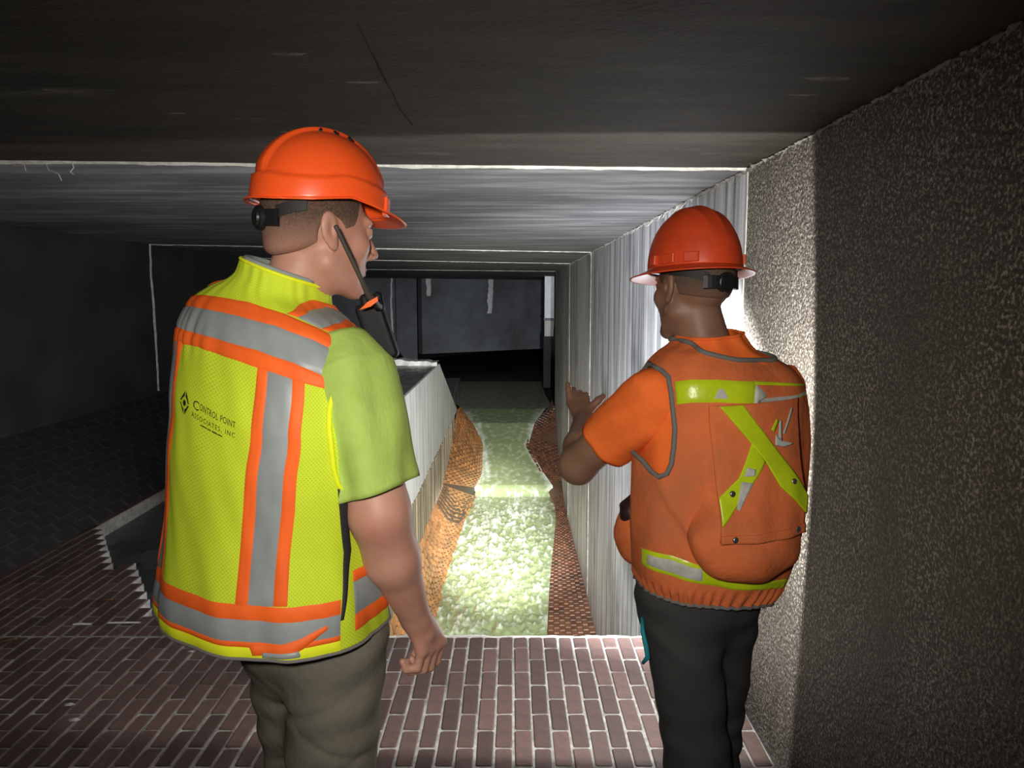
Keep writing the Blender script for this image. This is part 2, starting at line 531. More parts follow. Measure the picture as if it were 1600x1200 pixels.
vis = sorted([c for c in cells if inframe(c[0], c[1])], key=lambda c: c[1])
single = set(vis[:300])
variants = {}
for full in (True, False):
    for i in range(6):
        v, f = bevelled_box(BW, (BL if full else BL - PY / 2), 0.09, 0.0035, 0.0018)
        me = bpy.data.meshes.new('brick')
        me.from_pydata(v, [], f)
        me.materials.append(M_BRICK)
        variants[(full, i)] = (me, v, f)
rest = MB()
for c in cells:
    (x, y, l) = c
    me, v, f = variants[(l > 0.15, random.randrange(6))]
    dz = random.uniform(-0.0015, 0.0015)
    if c in single:
        o = bpy.data.objects.new('brick', me)
        COL.objects.link(o)
        o.location = (x, y, dz)
        o.rotation_euler = (random.uniform(-.004, .004), random.uniform(-.008, .008), random.uniform(-.012, .012))
        o.parent = floor
    else:
        rest.add([(p[0] + x, p[1] + y, p[2] + dz) for p in v], f)
tag(rest.build('bricks', M_BRICK, floor), kind='stuff')
M_EDGE = mat('bright_lip_mortar', (0.72, 0.70, 0.66), 0.8, 0.2, col2=(0.5, 0.49, 0.46), scale=30)
ribbon('lip_mortar', [(-1.0, LIP + 0.012, -0.012), (WX, LIP + 0.004, -0.012)], 0.011, (0, 0, 1), 0.012, M_EDGE, floor, 0.35, 0.02, 0.004)
for (xa, xb, yy) in ((-2.14, -2.05, 3.585), (-1.98, -1.82, 3.60)):
    ribbon('joint_mortar', [(xa, yy, 0.001), (xb, yy + 0.004, 0.001)], 0.007, (0, 0, 1), 0.003, M_SEAL, floor, 0.8, 0.015, 0.01)
# face of the drop below the lip
mesh_obj('drop_wall', *box_vf(-1.0, WX, LIP - 0.02, LIP, -2.6, -0.012), M_STAKE, floor)
# bench of bricks rising to the left wall


def brick_sheet(name, P, nu, nv, wu, wv, h, material, mortar, parent, stagger=True, gap=0.10, skip=None):
    """bricks standing proud of a curved sheet; P(u, v) with u, v in 0..1; nu x nv bricks"""
    b = MB()
    for i in range(nu):
        for j in range(nv + 1):
            u0, u1 = i / nu, (i + 1) / nu
            sh = 0.5 if (stagger and i % 2) else 0.0
            v0, v1 = (j - sh) / nv, (j + 1 - sh) / nv
            v0, v1 = max(v0, 0), min(v1, 1)
            if v1 - v0 < 0.15 / nv:
                continue
            gu, gv = gap / nu, gap * 0.45 / nv
            c = [P(u0 + gu / 2, v0 + gv), P(u1 - gu / 2, v0 + gv), P(u1 - gu / 2, v1 - gv), P(u0 + gu / 2, v1 - gv)]
            n = (c[1] - c[0]).cross(c[3] - c[0])
            if n.length < 1e-9:
                continue
            n.normalize()
            hh = h * random.uniform(0.75, 1.25)
            m = (c[0] + c[1] + c[2] + c[3]) / 4
            top = [m + (q - m) * 0.93 + n * hh for q in c]
            b.add(c + top, [(4, 5, 6, 7), (0, 1, 5, 4), (1, 2, 6, 5), (2, 3, 7, 6), (3, 0, 4, 7)])
    o = tag(b.build(name, material, parent), kind='stuff')
    g = MB()
    nu2, nv2 = 24, 24
    vs = [P(i / nu2, j / nv2) for i in range(nu2 + 1) for j in range(nv2 + 1)]
    fs = [(i * (nv2 + 1) + j, (i + 1) * (nv2 + 1) + j, (i + 1) * (nv2 + 1) + j + 1, i * (nv2 + 1) + j + 1) for i in range(nu2) for j in range(nv2)]
    g.add(vs, fs)
    g.build('mortar_sheet', mortar, parent)
    return o


def P_bench(u, v):
    return Vector((-2.93 - 0.77 * (1 - u), 1.6 + 12 * v, 0.57 * (1 - u) - 0.006))


brick_sheet('bench_bricks', P_bench, 12, 54, PX, PY, 0.006, M_BENCH_DIM, M_BENCH_DIM_J, floor)

# ------------------------------------------------------------------ channel
def poly(pts):
    pts = [Vector(p) for p in pts]
    d = [0]
    for a, b in zip(pts[:-1], pts[1:]):
        d.append(d[-1] + (b - a).length)
    d = [x / d[-1] for x in d]

    def f(s):
        return Vector([float(np.interp(s, d, [p[i] for p in pts])) for i in range(3)])
    return f


channel = empty('channel_bed', (0, 4, -2.3))
tag(channel, 'brick lined spillway channel below the edge of the brick floor', 'channel', kind='structure')
WZ = -2.26
RA = poly([(WX, 3.5, -2.30), (WX, 8.5, -2.25), (WX, 13.6, -2.22), (WX, 14.6, -2.02), (WX, 15.2, -1.8), (WX, 16.1, -1.5), (WX, 17.0, -0.93), (WX, 18.2, -0.9)])
RB = poly([(0.30, 3.5, -2.32), (0.34, 8.4, -2.30), (0.45, 10.0, -2.30), (0.69, 12.8, -2.30), (0.76, 14.4, -2.28), (0.60, 14.8, -1.98), (0.27, 15.6, -1.50), (0.43, 16.4, -1.2), (0.93, 18.2, -1.04)])
brick_sheet('bank_bricks', lambda u, v: RB(v).lerp(RA(v), u), 9, 110, .07, .11, 0.014, M_CHBRICK_D, M_CHMORT, channel, gap=0.16)
LA = poly([(-1.0, 3.5, -1.05), (-1.0, 8.0, -1.05), (-1.0, 10.7, -1.09)])
LB = poly([(-0.93, 3.5, -2.32), (-0.90, 8.36, -2.30), (-0.93, 10.06, -2.30), (-0.83, 12.7, -2.30), (-0.70, 14.45, -2.26)])


def P_ll(u, v):
    a, b = LA(v), LB(v)
    p = a.lerp(b, u)
    p.z -= 0.25 * math.sin(math.pi * u) * (1 - v ** 6)
    return p


brick_sheet('bank_bricks', P_ll, 12, 52, .07, .11, 0.016, M_CHBRICK, M_CHMORT, channel, gap=0.24)
UA = poly([(-1.0, 10.72, -1.08), (-1.0, 11.8, -1.0), (-1.0, 13.8, -0.48), (-1.1, 16, -0.75), (-1.32, 17.8, -0.95)])
UB = poly([(-0.72, 14.47, -2.10), (-0.60, 14.9, -1.93), (-0.61, 15.7, -1.48), (-0.85, 16.4, -1.18), (-1.24, 17.6, -1.03)])
brick_sheet('bank_bricks', lambda u, v: UA(v).lerp(UB(v), u), 12, 36, .07, .11, 0.016, M_CHBRICK, M_CHMORT, channel, gap=0.26)
g = MB()
for i in range(8):
    u0, u1 = i / 8, (i + 1) / 8
    a0, a1, b0, b1 = LA(1).lerp(LB(1), u0), LA(1).lerp(LB(1), u1), UA(0).lerp(UB(0), u0), UA(0).lerp(UB(0), u1)
    g.add([a0, a1, b1, b0], [(0, 1, 2, 3)])
g.build('step_riser', M_CHMORT, channel)
# dark worn steps where the upper bank meets the basin
st = MB()
for i in range(7):
    t = i / 6
    a = Vector((-1.0, 10.55 - 0.9 * t, -1.10 + 0.02 * t))
    b = Vector((-0.72 - 0.10 * t, 14.40 - 1.5 * t, -2.20 - 0.02 * t))
    q = [a.lerp(b, s) for s in (0.02, 0.35, 0.7, 1.0)]
    for p in q:
        p.z -= 0.2 * math.sin(math.pi * q.index(p) / 3)
    st.tube([p + Vector((0, 0, 0.03)) for p in q], 0.028, 5)
st.build('worn_steps', M_CHMORT, channel)
# retaining wall along the left side: concrete above, upright bricks below
mesh_obj('channel_wall', *box_vf(-1.3, -1.0, 3.43, 5.4, -0.5, -0.004), M_PIER, channel)
sb = MB()
y = 3.5
while y < 13.2:
    zt = -0.5
    zb = float(np.interp(y, [3.5, 8, 10.7, 11.8, 13.8], [-1.3, -1.3, -1.25, -1.15, -0.6]))
    d = random.uniform(0, 0.012)
    sb.box(-1.1, -1.0 + d, y, y + 0.062, zb, zt + random.uniform(-0.02, 0.02))
    y += 0.072
tag(sb.build('upright_bricks', M_STAKE, channel), kind='stuff')
mesh_obj('upright_backing', *box_vf(-1.3, -1.02, 3.43, 13.6, -1.3, -0.5), M_CHMORT, channel)
mesh_obj('bed_slab', *box_vf(-1.3, WX, 3.43, 14.6, -3.0, -2.5), M_CHMORT, channel)

# concrete pier dividing the channel from the left bay
pier = empty('concrete_pier', (-1.3, 8, -0.5))
tag(pier, 'pale concrete pier with sloping nose beside the water channel', 'pier')
prof = [(5.2, -0.5), (13.86, -0.5), (10.55, 0.65), (5.2, 0.65)]
pv = [(-1.0, a, b) for a, b in prof] + [(-1.63, a, b) for a, b in prof]
mesh_obj('pier_body', pv, [(0, 1, 2, 3), (7, 6, 5, 4), (0, 4, 5, 1), (1, 5, 6, 2), (2, 6, 7, 3), (3, 7, 4, 0)], M_PIER, pier)
mesh_obj('wet_top', *box_vf(-1.61, -1.02, 5.22, 10.2, 0.65, 0.656), M_WETTOP, pier)
cv, cf = [], []
n = 16
for i in range(n + 1):
    x = -1.66 + 0.66 * i / n
    h = 0.70 + 0.02 * fbm((x * 9, 1, 1), 1.0) + 0.035 * (1 - i / n)
    cv += [(x, 10.18 + 0.04 * fbm((x * 7, 4, 2), 1.0), 0.65), (x, 10.22 + 0.04 * fbm((x * 7, 4, 2), 1), h), (x, 10.54, h)]
    if i:
        b = 3 * (i - 1)
        cf += [(b, b + 3, b + 4, b + 1), (b + 1, b + 4, b + 5, b + 2)]
mesh_obj('broken_curb', cv, cf, M_PIER, pier)

# ------------------------------------------------------------------ water
def wl(y):
    return float(np.interp(y, [3.5, 8.4, 10, 12.7, 14.45, 14.9, 15.7, 16.4, 17.6, 20, 24], [-.99, -.95, -.98, -.88, -.78, -.64, -.66, -.90, -1.32, -2.4, -3.4]))


def wr(y):
    return float(np.interp(y, [3.5, 8.4, 10, 12.8, 14.4, 14.8, 15.6, 16.4, 18.2, 20, 24], [.36, .40, .51, .75, .82, .66, .33, .49, 0.94, .87, .87]))


def wz(y):
    return float(np.interp(y, [3.5, 14.40, 14.5, 14.9, 15.7, 16.4, 17.5, 40], [WZ, WZ, -2.06, -1.90, -1.46, -1.16, -1.02, -1.02]))


ys = list(np.arange(3.5, 14.44, 0.03)) + list(np.arange(14.44, 17.6, 0.03)) + list(np.arange(17.6, 23.6, 0.5))
NX = 72
wv, wf, foam = [], [], []
for i, y in enumerate(ys):
    a, b, z = wl(y), wr(y), wz(y)
    amp = float(np.interp(y, [3.5, 13, 14.3, 14.5, 17, 18], [1.0, 1.0, 0.7, 0.16, 0.1, 0.05]))
    for j in range(NX + 1):
        t = j / NX
        x = a + (b - a) * t
        e = min(t, 1 - t)
        n1 = fbm((x * 4.0, y * 1.0, 0.3), 1.0, 3)
        n2 = fbm((x * 12.0, y * 2.6, 1.7), 1.0, 3)
        n3 = fbm((x * 28.0, y * 6.0, 4.7), 1.0, 2)
        dz = amp * (0.022 * n1 + 0.028 * n2 + 0.030 * n3) * (0.35 + 0.65 * min(1, e * 6))
        wv.append((x, y, z + dz))
        fo = 0.0
        if y > 14.45:
            fo = max(0, 1 - t * 4.5) * (0.55 + 0.6 * n2) + max(0, 1 - (1 - t) * 9) * 0.6
            fo *= float(np.interp(y, [14.45, 17, 18.5], [1, 1, 0]))
        else:
            fo = max(0, 0.40 * n2 + 0.75 * n3 + 0.25 * n1 + float(np.interp(y, [3.5, 8, 10.5, 13.6, 14.45], [-.22, -.18, .12, .16, .1])) - 0.25 * max(0, t - 0.6))
        foam.append(min(1, fo))
    if i:
        for j in range(NX):
            p = (i - 1) * (NX + 1) + j
            wf.append((p, p + 1, p + NX + 2, p + NX + 1))
M_WATER = bpy.data.materials.new('murky_green_water')
nt, bs = nodes_of(M_WATER)
at = nt.nodes.new('ShaderNodeAttribute')
at.attribute_name = 'foam'
tc = nt.nodes.new('ShaderNodeTexCoord')
nz = nt.nodes.new('ShaderNodeTexNoise')
nz.inputs['Scale'].default_value = 9
nz.inputs['Detail'].default_value = 6
nt.links.new(tc.outputs['Object'], nz.inputs['Vector'])
ml = nt.nodes.new('ShaderNodeMath')
ml.operation = 'MULTIPLY_ADD'
nt.links.new(nz.outputs['Fac'], ml.inputs[0])
ml.inputs[1].default_value = 1.3
ml.inputs[2].default_value = -0.66
sm = nt.nodes.new('ShaderNodeMath')
sm.operation = 'ADD'
sm.use_clamp = True
nt.links.new(ml.outputs[0], sm.inputs[0])
nt.links.new(at.outputs['Fac'], sm.inputs[1])
mx = nt.nodes.new('ShaderNodeMix')
mx.data_type = 'RGBA'
mx.inputs['A'].default_value = (0.21, 0.255, 0.12, 1)
mx.inputs['B'].default_value = (0.82, 0.85, 0.76, 1)
nt.links.new(sm.outputs[0], mx.inputs['Factor'])
nt.links.new(mx.outputs['Result'], bs.inputs['Base Color'])
bs.inputs['Roughness'].default_value = 0.16
bs.inputs['Specular IOR Level'].default_value = 0.55
bpn = nt.nodes.new('ShaderNodeBump')
bpn.inputs['Strength'].default_value = 0.35
bpn.inputs['Distance'].default_value = 0.02
nz2 = nt.nodes.new('ShaderNodeTexNoise')
nz2.inputs['Scale'].default_value = 26
nt.links.new(tc.outputs['Object'], nz2.inputs['Vector'])
nt.links.new(nz2.outputs['Fac'], bpn.inputs['Height'])
nt.links.new(bpn.outputs[0], bs.inputs['Normal'])
water = mesh_obj('water', wv, wf, M_WATER, None, True)
ca = water.data.attributes.new('foam', 'FLOAT', 'POINT')
ca.data.foreach_set('value', np.array(foam, dtype=np.float32))
tag(water, 'murky green foaming water rushing down the brick channel', 'water', kind='stuff')

# ================================================================== ORGANIC MODELLING HELPERS
class Field:
    """signed distance field made of blended primitives, meshed by surface nets"""

    def __init__(self):
        self.ops = []          # (kind, fn, k, lo, hi)

    def add(self, fn, k=0.01):
        self.ops.append(('u', fn, k))
        return self

    def cut(self, fn, k=0.004):
        self.ops.append(('s', fn, k))
        return self

    def clip(self, fn, k=0.001):
        self.ops.append(('i', fn, k))
        return self

    def warp(self, fn):
        self.ops.append(('d', fn, 0))
        return self

    def __call__(self, P):
        d = np.full(len(P), 10.0, dtype=np.float32)
        lo, hi = P.min(0), P.max(0)
        small = (hi - lo).max() < 0.6
        for kind, fn, k in self.ops:
            bs = getattr(fn, 'bs', None)
            if small and bs is not None:
                q = np.maximum(np.maximum(lo - bs[0], bs[0] - hi), 0)
                if float(q @ q) > (bs[1] + 0.07) ** 2:
                    continue
            e = fn(P)
            if kind == 'd':
                d = d + e
                continue
            if kind == 'u':
                h = np.clip(0.5 + 0.5 * (d - e) / k, 0, 1)
                d = d + (e - d) * h - k * h * (1 - h)
            else:
                if kind == 's':
                    e = -e
                h = np.clip(0.5 - 0.5 * (d - e) / k, 0, 1)
                d = d + (e - d) * h + k * h * (1 - h)
        return d

    def mesh(self, lo, hi, s):
        lo = np.asarray(lo, dtype=np.float64)
        B = 8
        nb = np.ceil((np.asarray(hi) - lo) / (s * B)).astype(int)
        bi = np.stack(np.meshgrid(*[np.arange(n) for n in nb], indexing='ij'), -1).reshape(-1, 3)
        cen = lo + (bi + 0.5) * s * B
        d = self(cen.astype(np.float32))
        n = nb * B + 1
        val = np.empty(n, dtype=np.float32)
        rep = np.sign(d).reshape(nb).astype(np.float32)
        val[:-1, :-1, :-1] = np.repeat(np.repeat(np.repeat(rep, B, 0), B, 1), B, 2)
        val[-1] = 1
        val[:, -1] = 1
        val[:, :, -1] = 1
        keep = bi[np.abs(d) < s * B * 1.05]
        off = np.stack(np.meshgrid(*[np.arange(B + 1)] * 3, indexing='ij'), -1).reshape(-1, 3)
        cell = keep // 4
        keep = keep[np.lexsort((keep[:, 0], cell[:, 1], cell[:, 0], cell[:, 2]))]
        for c0 in range(0, len(keep), 48):
            kk = keep[c0:c0 + 48]
            idx = (kk[:, None, :] * B + off[None]).reshape(-1, 3)
            vv = self((lo + idx * s).astype(np.float32))
            val[idx[:, 0], idx[:, 1], idx[:, 2]] = vv
        val[0] = 1
        val[:, 0] = 1
        val[:, :, 0] = 1
        val[-1] = 1
        val[:, -1] = 1
        val[:, :, -1] = 1
        sg = val < 0
        cnt = np.zeros(np.array(n) - 1, dtype=np.int8)
        for a in (0, 1):
            for b in (0, 1):
                for c in (0, 1):
                    cnt += sg[a:n[0] - 1 + a, b:n[1] - 1 + b, c:n[2] - 1 + c]
        ci = np.argwhere((cnt > 0) & (cnt < 8))
        vid = np.full(np.array(n) - 1, -1, dtype=np.int32)
        vid[ci[:, 0], ci[:, 1], ci[:, 2]] = np.arange(len(ci))
        corners = [(a, b, c) for a in (0, 1) for b in (0, 1) for c in (0, 1)]
        V = {q: val[ci[:, 0] + q[0], ci[:, 1] + q[1], ci[:, 2] + q[2]].astype(np.float64) for q in corners}
        acc = np.zeros((len(ci), 3))
        num = np.zeros(len(ci))
        for q in corners:
            for ax in range(3):
                if q[ax]:
                    continue
                r = list(q)
                r[ax] = 1
                a, b = V[q], V[tuple(r)]
                m = (a < 0) != (b < 0)
                t = np.where(m, a / np.where(m, a - b, 1), 0)
                p = np.tile(np.array(q, float), (len(ci), 1))
                p[:, ax] += t
                acc += p * m[:, None]
                num += m
        verts = lo + (ci + acc / num[:, None]) * s
        faces = []
        for ax in range(3):
            sl0 = [slice(1, n[i] - 1) for i in range(3)]
            sl1 = [slice(1, n[i] - 1) for i in range(3)]
            sl0[ax] = slice(0, n[ax] - 1)
            sl1[ax] = slice(1, n[ax])
            a, b = sg[tuple(sl0)], sg[tuple(sl1)]
            e = np.argwhere(a != b)
            ins = a[e[:, 0], e[:, 1], e[:, 2]]
            o = np.array([1, 1, 1])
            o[ax] = 0
            e = e + o
            u, w = [(1, 2), (2, 0), (0, 1)][ax]
            du = np.zeros(3, int)
            du[u] = 1
            dw = np.zeros(3, int)
            dw[w] = 1
            g = lambda q: vid[q[:, 0], q[:, 1], q[:, 2]]
            f = np.stack([g(e - du - dw), g(e - dw), g(e), g(e - du)], 1)
            f[~ins] = f[~ins][:, ::-1]
            faces.append(f[(f >= 0).all(1)])
        return verts, np.concatenate(faces)


def build_field(name, F, lo, hi, s, material, parent):
    v, f = F.mesh(lo, hi, s)
    me = bpy.data.meshes.new(name)
    me.vertices.add(len(v))
    me.vertices.foreach_set('co', v.astype(np.float32).ravel())
    me.loops.add(len(f) * 4)
    me.loops.foreach_set('vertex_index', f.astype(np.int32).ravel())
    me.polygons.add(len(f))
    me.polygons.foreach_set('loop_start', np.arange(0, len(f) * 4, 4, dtype=np.int32))
    me.polygons.foreach_set('use_smooth', np.ones(len(f), dtype=bool))
    me.materials.append(material)
    me.update(calc_edges=True)
    me.validate()
    o = bpy.data.objects.new(name, me)
    COL.objects.link(o)
    if parent is not None:
        adopt(o, parent)
    return o


def A(p):
    return np.asarray(p, dtype=np.float32)


def cone(a, b, r1, r2):
    a, b = A(a), A(b)
    ba = b - a
    bb = float(ba @ ba)

    def f(P):
        h = np.clip(((P - a) @ ba) / bb, 0, 1)
        return np.linalg.norm(P - a - h[:, None] * ba, axis=1) - (r1 + (r2 - r1) * h)
    f.bs = ((a + b) / 2, math.sqrt(bb) / 2 + max(r1, r2))
    return f


def ell(c, r, R=None):
    c, r = A(c), A(r)
    Rm = None if R is None else A(R)          # columns = local axes

    def f(P):
        q = P - c
        if Rm is not None:
            q = q @ Rm
        k0 = np.linalg.norm(q / r, axis=1)
        k1 = np.linalg.norm(q / (r * r), axis=1) + 1e-9
        return k0 * (k0 - 1) / k1
    f.bs = (c, float(r.max()))
    return f


def rbox(c, h, rad, R=None):
    c, h = A(c), A(h)
    Rm = None if R is None else A(R)

    def f(P):
        q = P - c
        if Rm is not None:
            q = q @ Rm
        q = np.abs(q) - (h - rad)
        return np.linalg.norm(np.maximum(q, 0), axis=1) + np.minimum(q.max(1), 0) - rad
    return f


def half(p, n):
    """half space below plane through p with outward normal n"""
    p, n = A(p), A(n)
    n = n / np.linalg.norm(n)
    return lambda P: (P - p) @ n


def frame(yaw, pitch=0.0, roll=0.0):
    """columns: right, forward, up. yaw turns clockwise from +Y seen from above; pitch > 0 looks down; roll > 0 right side down"""
    F = Vector((math.sin(yaw) * math.cos(pitch), math.cos(yaw) * math.cos(pitch), -math.sin(pitch)))
    Rr = Vector((math.cos(yaw), -math.sin(yaw), 0))
    U = Rr.cross(F)
    R2 = Rr * math.cos(roll) - U * math.sin(roll)
    U2 = U * math.cos(roll) + Rr * math.sin(roll)
    return np.array([[R2[i], F[i], U2[i]] for i in range(3)])


class Local:
    """adds primitives given in a local frame"""

    def __init__(self, fld, c, R, s=1.0):
        self.F, self.c, self.R, self.s = fld, np.asarray(c, float), R, s

    def w(self, p):
        return self.c + self.R @ (np.asarray(p, float) * self.s)

    def cone(self, a, b, r1, r2, k=0.01):
        self.F.add(cone(self.w(a), self.w(b), r1 * self.s, r2 * self.s), k)

    def ell(self, c, r, k=0.01, cut=False, R=None):
        RR = self.R if R is None else self.R @ R
        fn = ell(self.w(c), np.asarray(r) * self.s, RR)
        if cut:
            self.F.cut(fn, k)
        else:
            self.F.add(fn, k)


def add_head(L, ear=True):
    L.ell((0, -0.016, 0.030), (0.076, 0.098, 0.090), 0.01)
    L.ell((0, 0.028, -0.030), (0.062, 0.066, 0.082), 0.03)
    for s in (-1, 1):
        L.cone((s * 0.052, -0.004, -0.055), (s * 0.016, 0.070, -0.100), 0.020, 0.016, 0.025)
        L.ell((s * 0.043, 0.060, -0.018), (0.020, 0.020, 0.020), 0.02)
    L.ell((0, 0.078, -0.100), (0.020, 0.016, 0.016), 0.015)
    L.ell((0, 0.078, 0.030), (0.050, 0.018, 0.013), 0.015)
    L.cone((0, 0.088, 0.014), (0, 0.112, -0.028), 0.007, 0.0105, 0.010)
    for s in (-1, 1):
        L.ell((s * 0.012, 0.098, -0.034), (0.008, 0.011, 0.008), 0.008)
        L.ell((s * 0.031, 0.100, 0.008), (0.017, 0.014, 0.012), 0.012, cut=True)
        L.ell((s * 0.031, 0.079, 0.007), (0.0135, 0.0125, 0.0125), 0.002)
        L.ell((s * 0.031, 0.083, 0.015), (0.016, 0.010, 0.004), 0.004)
    L.ell((0, 0.087, -0.060), (0.022, 0.010, 0.005), 0.006)
    L.ell((0, 0.086, -0.070), (0.019, 0.010, 0.006), 0.006)
    L.ell((0, 0.101, -0.0655), (0.020, 0.008, 0.0016), 0.003, cut=True)
    if ear:
        for s in (-1, 1):
            a = 0.22
            R = np.array([[math.cos(s * 0.35), -math.sin(s * 0.35), 0], [math.sin(s * 0.35), math.cos(s * 0.35), 0], [0, 0, 1]])
            R = R @ np.array([[1, 0, 0], [0, math.cos(a), -math.sin(a)], [0, math.sin(a), math.cos(a)]])
            L.ell((s * 0.080, -0.014, 0.004), (0.008, 0.020, 0.032), 0.006, R=R)
            L.ell((s * 0.077, -0.004, -0.022), (0.007, 0.011, 0.014), 0.006, R=R)
            L.ell((s * 0.090, -0.010, 0.004), (0.007, 0.0105, 0.020), 0.004, cut=True, R=R)
            L.ell((s * 0.085, -0.003, 0.000), (0.0035, 0.005, 0.008), 0.003)


def chain(F, pts, rads, k=0.006):
    for (a, b, r1, r2) in zip(pts[:-1], pts[1:], rads[:-1], rads[1:]):
        F.add(cone(a, b, r1, r2), k)


def noise3(P, s, seed=0.0):
    """cheap smooth pseudo-noise for cloth folds"""
    x, y, z = (P[:, 0] * s + seed), (P[:, 1] * s + seed * 1.7), (P[:, 2] * s - seed)
    return (np.sin(x * 1.7 + np.sin(y * 2.3 + z)) + np.sin(y * 1.9 + np.sin(z * 2.1 + x * 1.3)) + np.sin(z * 2.2 + np.sin(x * 1.6 + y * 0.7))) / 3


def inside(poly_, x, y):
    c = False
    n = len(poly_)
    for i in range(n):
        (x1, y1), (x2, y2) = poly_[i], poly_[i - 1]
        if (y1 > y) != (y2 > y) and x < (x2 - x1) * (y - y1) / (y2 - y1) + x1:
            c = not c
    return c


class Loft:
    """garment body: stacked super-ellipse rings, S(theta, z). theta -90 deg = middle of the back, 0 = right side"""

    def __init__(self, rings, yaw, n=2.4, fold=None):
        self.k = np.array([r[0] for r in rings][::-1])
        self.d = np.array([r[1:] for r in rings][::-1])
        self.F = np.array([math.sin(yaw), math.cos(yaw)])
        self.R = np.array([math.cos(yaw), -math.sin(yaw)])
        self.n = n
        self.fold = fold

    def ring(self, t):
        # monotone smooth interpolation
        k, d = self.k, self.d
        i = int(np.clip(np.searchsorted(k, t) - 1, 0, len(k) - 2))
        h = k[i + 1] - k[i]
        u = np.clip((t - k[i]) / h, 0, 1)

        def sl(j):
            if j <= 0:
                return (d[1] - d[0]) / (k[1] - k[0])
            if j >= len(k) - 1:
                return (d[-1] - d[-2]) / (k[-1] - k[-2])
            a, b = (d[j] - d[j - 1]) / (k[j] - k[j - 1]), (d[j + 1] - d[j]) / (k[j + 1] - k[j])
            return np.where(a * b > 0, 2 * a * b / np.where(a * b > 0, a + b, 1), 0)
        m0, m1 = sl(i) * h, sl(i + 1) * h
        return (2 * u**3 - 3 * u**2 + 1) * d[i] + (u**3 - 2 * u**2 + u) * m0 + (-2 * u**3 + 3 * u**2) * d[i + 1] + (u**3 - u**2) * m1

    def raw(self, th, z, off=0.0):
        cx, cy, a, b, roll, pit = self.ring(z)
        c, s = math.cos(th), math.sin(th)
        e = 2.0 / self.n
        r = (a + off) * math.copysign(abs(c) ** e, c)
        f = (b + off) * math.copysign(abs(s) ** e, s)
        if self.fold:
            g = self.fold(th, z)
            q = math.hypot(r, f)
            r, f = r * (1 + g / q), f * (1 + g / q)
        xy = self.R * r + self.F * f
        return Vector((cx + xy[0], cy + xy[1], z - roll * r - pit * f))

    def S(self, th, z, off=0.0):
        p = self.raw(th, z)
        if off == 0:
            return p
        e = 0.004
        a = self.raw(th + e * 3, z) - self.raw(th - e * 3, z)
        z0, z1 = max(z - e, self.k[0]), min(z + e, self.k[-1])
        b = self.raw(th, z1) - self.raw(th, z0)
        n = a.cross(b)
        if n.length < 1e-12:
            return p
        n.normalize()
        return p + n * off

    def mesh(self, name, material, parent, nth=120, nz=90, z0=None, z1=None, thick=0.003, skip=None, off=0.0, above=None):
        z0 = self.k[0] if z0 is None else z0
        z1 = self.k[-1] if z1 is None else z1
        v, uv, f = [], [], []
        for i in range(nz + 1):
            z = z0 + (z1 - z0) * i / nz
            for j in range(nth + 1):
                th = -math.pi * 1.5 + 2 * math.pi * j / nth
                v.append(self.raw(th, z, off))
                uv.append((th * 0.21, z))
        for i in range(nz):
            for j in range(nth):
                p = i * (nth + 1) + j
                if above is not None:
                    t = -math.pi * 1.5 + 2 * math.pi * (j + 0.5) / nth
                    if z0 + (z1 - z0) * (i + 0.5) / nz > np.interp(t, [q[0] for q in above], [q[1] for q in above]):
                        continue
                if skip is not None:
                    t = -math.pi * 1.5 + 2 * math.pi * (j + 0.5) / nth
                    if inside(skip, t, z0 + (z1 - z0) * (i + 0.5) / nz):
                        continue
                f.append((p, p + 1, p + nth + 2, p + nth + 1))
        o = mesh_obj(name, v, f, material, parent, True, uv)
        if thick:
            md = o.modifiers.new('cloth_thickness', 'SOLIDIFY')
            md.thickness = thick
            md.offset = -1
        return o

    def patch(self, name, left, right, material, parent, nu=None, nv=6, off=0.003):
        """band between two polylines of (theta, z), sewn on the garment"""
        def arc(pl):
            pts = [self.S(*q) for q in pl]
            d = [0]
            for a, b in zip(pts[:-1], pts[1:]):
                d.append(d[-1] + (b - a).length)
            return np.array(d) / d[-1], np.array(pl, float), d[-1]
        dl, pl, ll = arc(left)
        dr, pr, lr = arc(right)
        nu = nu or max(4, int(max(ll, lr) / 0.008))
        v, f, uv = [], [], []
        for i in range(nu + 1):
            s = i / nu
            a = np.array([np.interp(s, dl, pl[:, c]) for c in (0, 1)])
            b = np.array([np.interp(s, dr, pr[:, c]) for c in (0, 1)])
            for j in range(nv + 1):
                q = a + (b - a) * j / nv
                edge = (j in (0, nv)) or (i in (0, nu))
                v.append(self.S(q[0], q[1], 0.0008 if edge else off))
                uv.append((q[0] * 0.21, q[1]))
        for i in range(nu):
            for j in range(nv):
                p = i * (nv + 1) + j
                f.append((p, p + 1, p + nv + 2, p + nv + 1))
        return mesh_obj(name, v, f, material, parent, True, uv)


def bvh_of(objs):
    vs, fs = [], []
    for o in objs:
        n = len(vs)
        vs += [o.matrix_world @ v.co if False else v.co.copy() for v in o.data.vertices]
        fs += [tuple(i + n for i in p.vertices) for p in o.data.polygons]
    return BVHTree.FromPolygons(vs, fs)

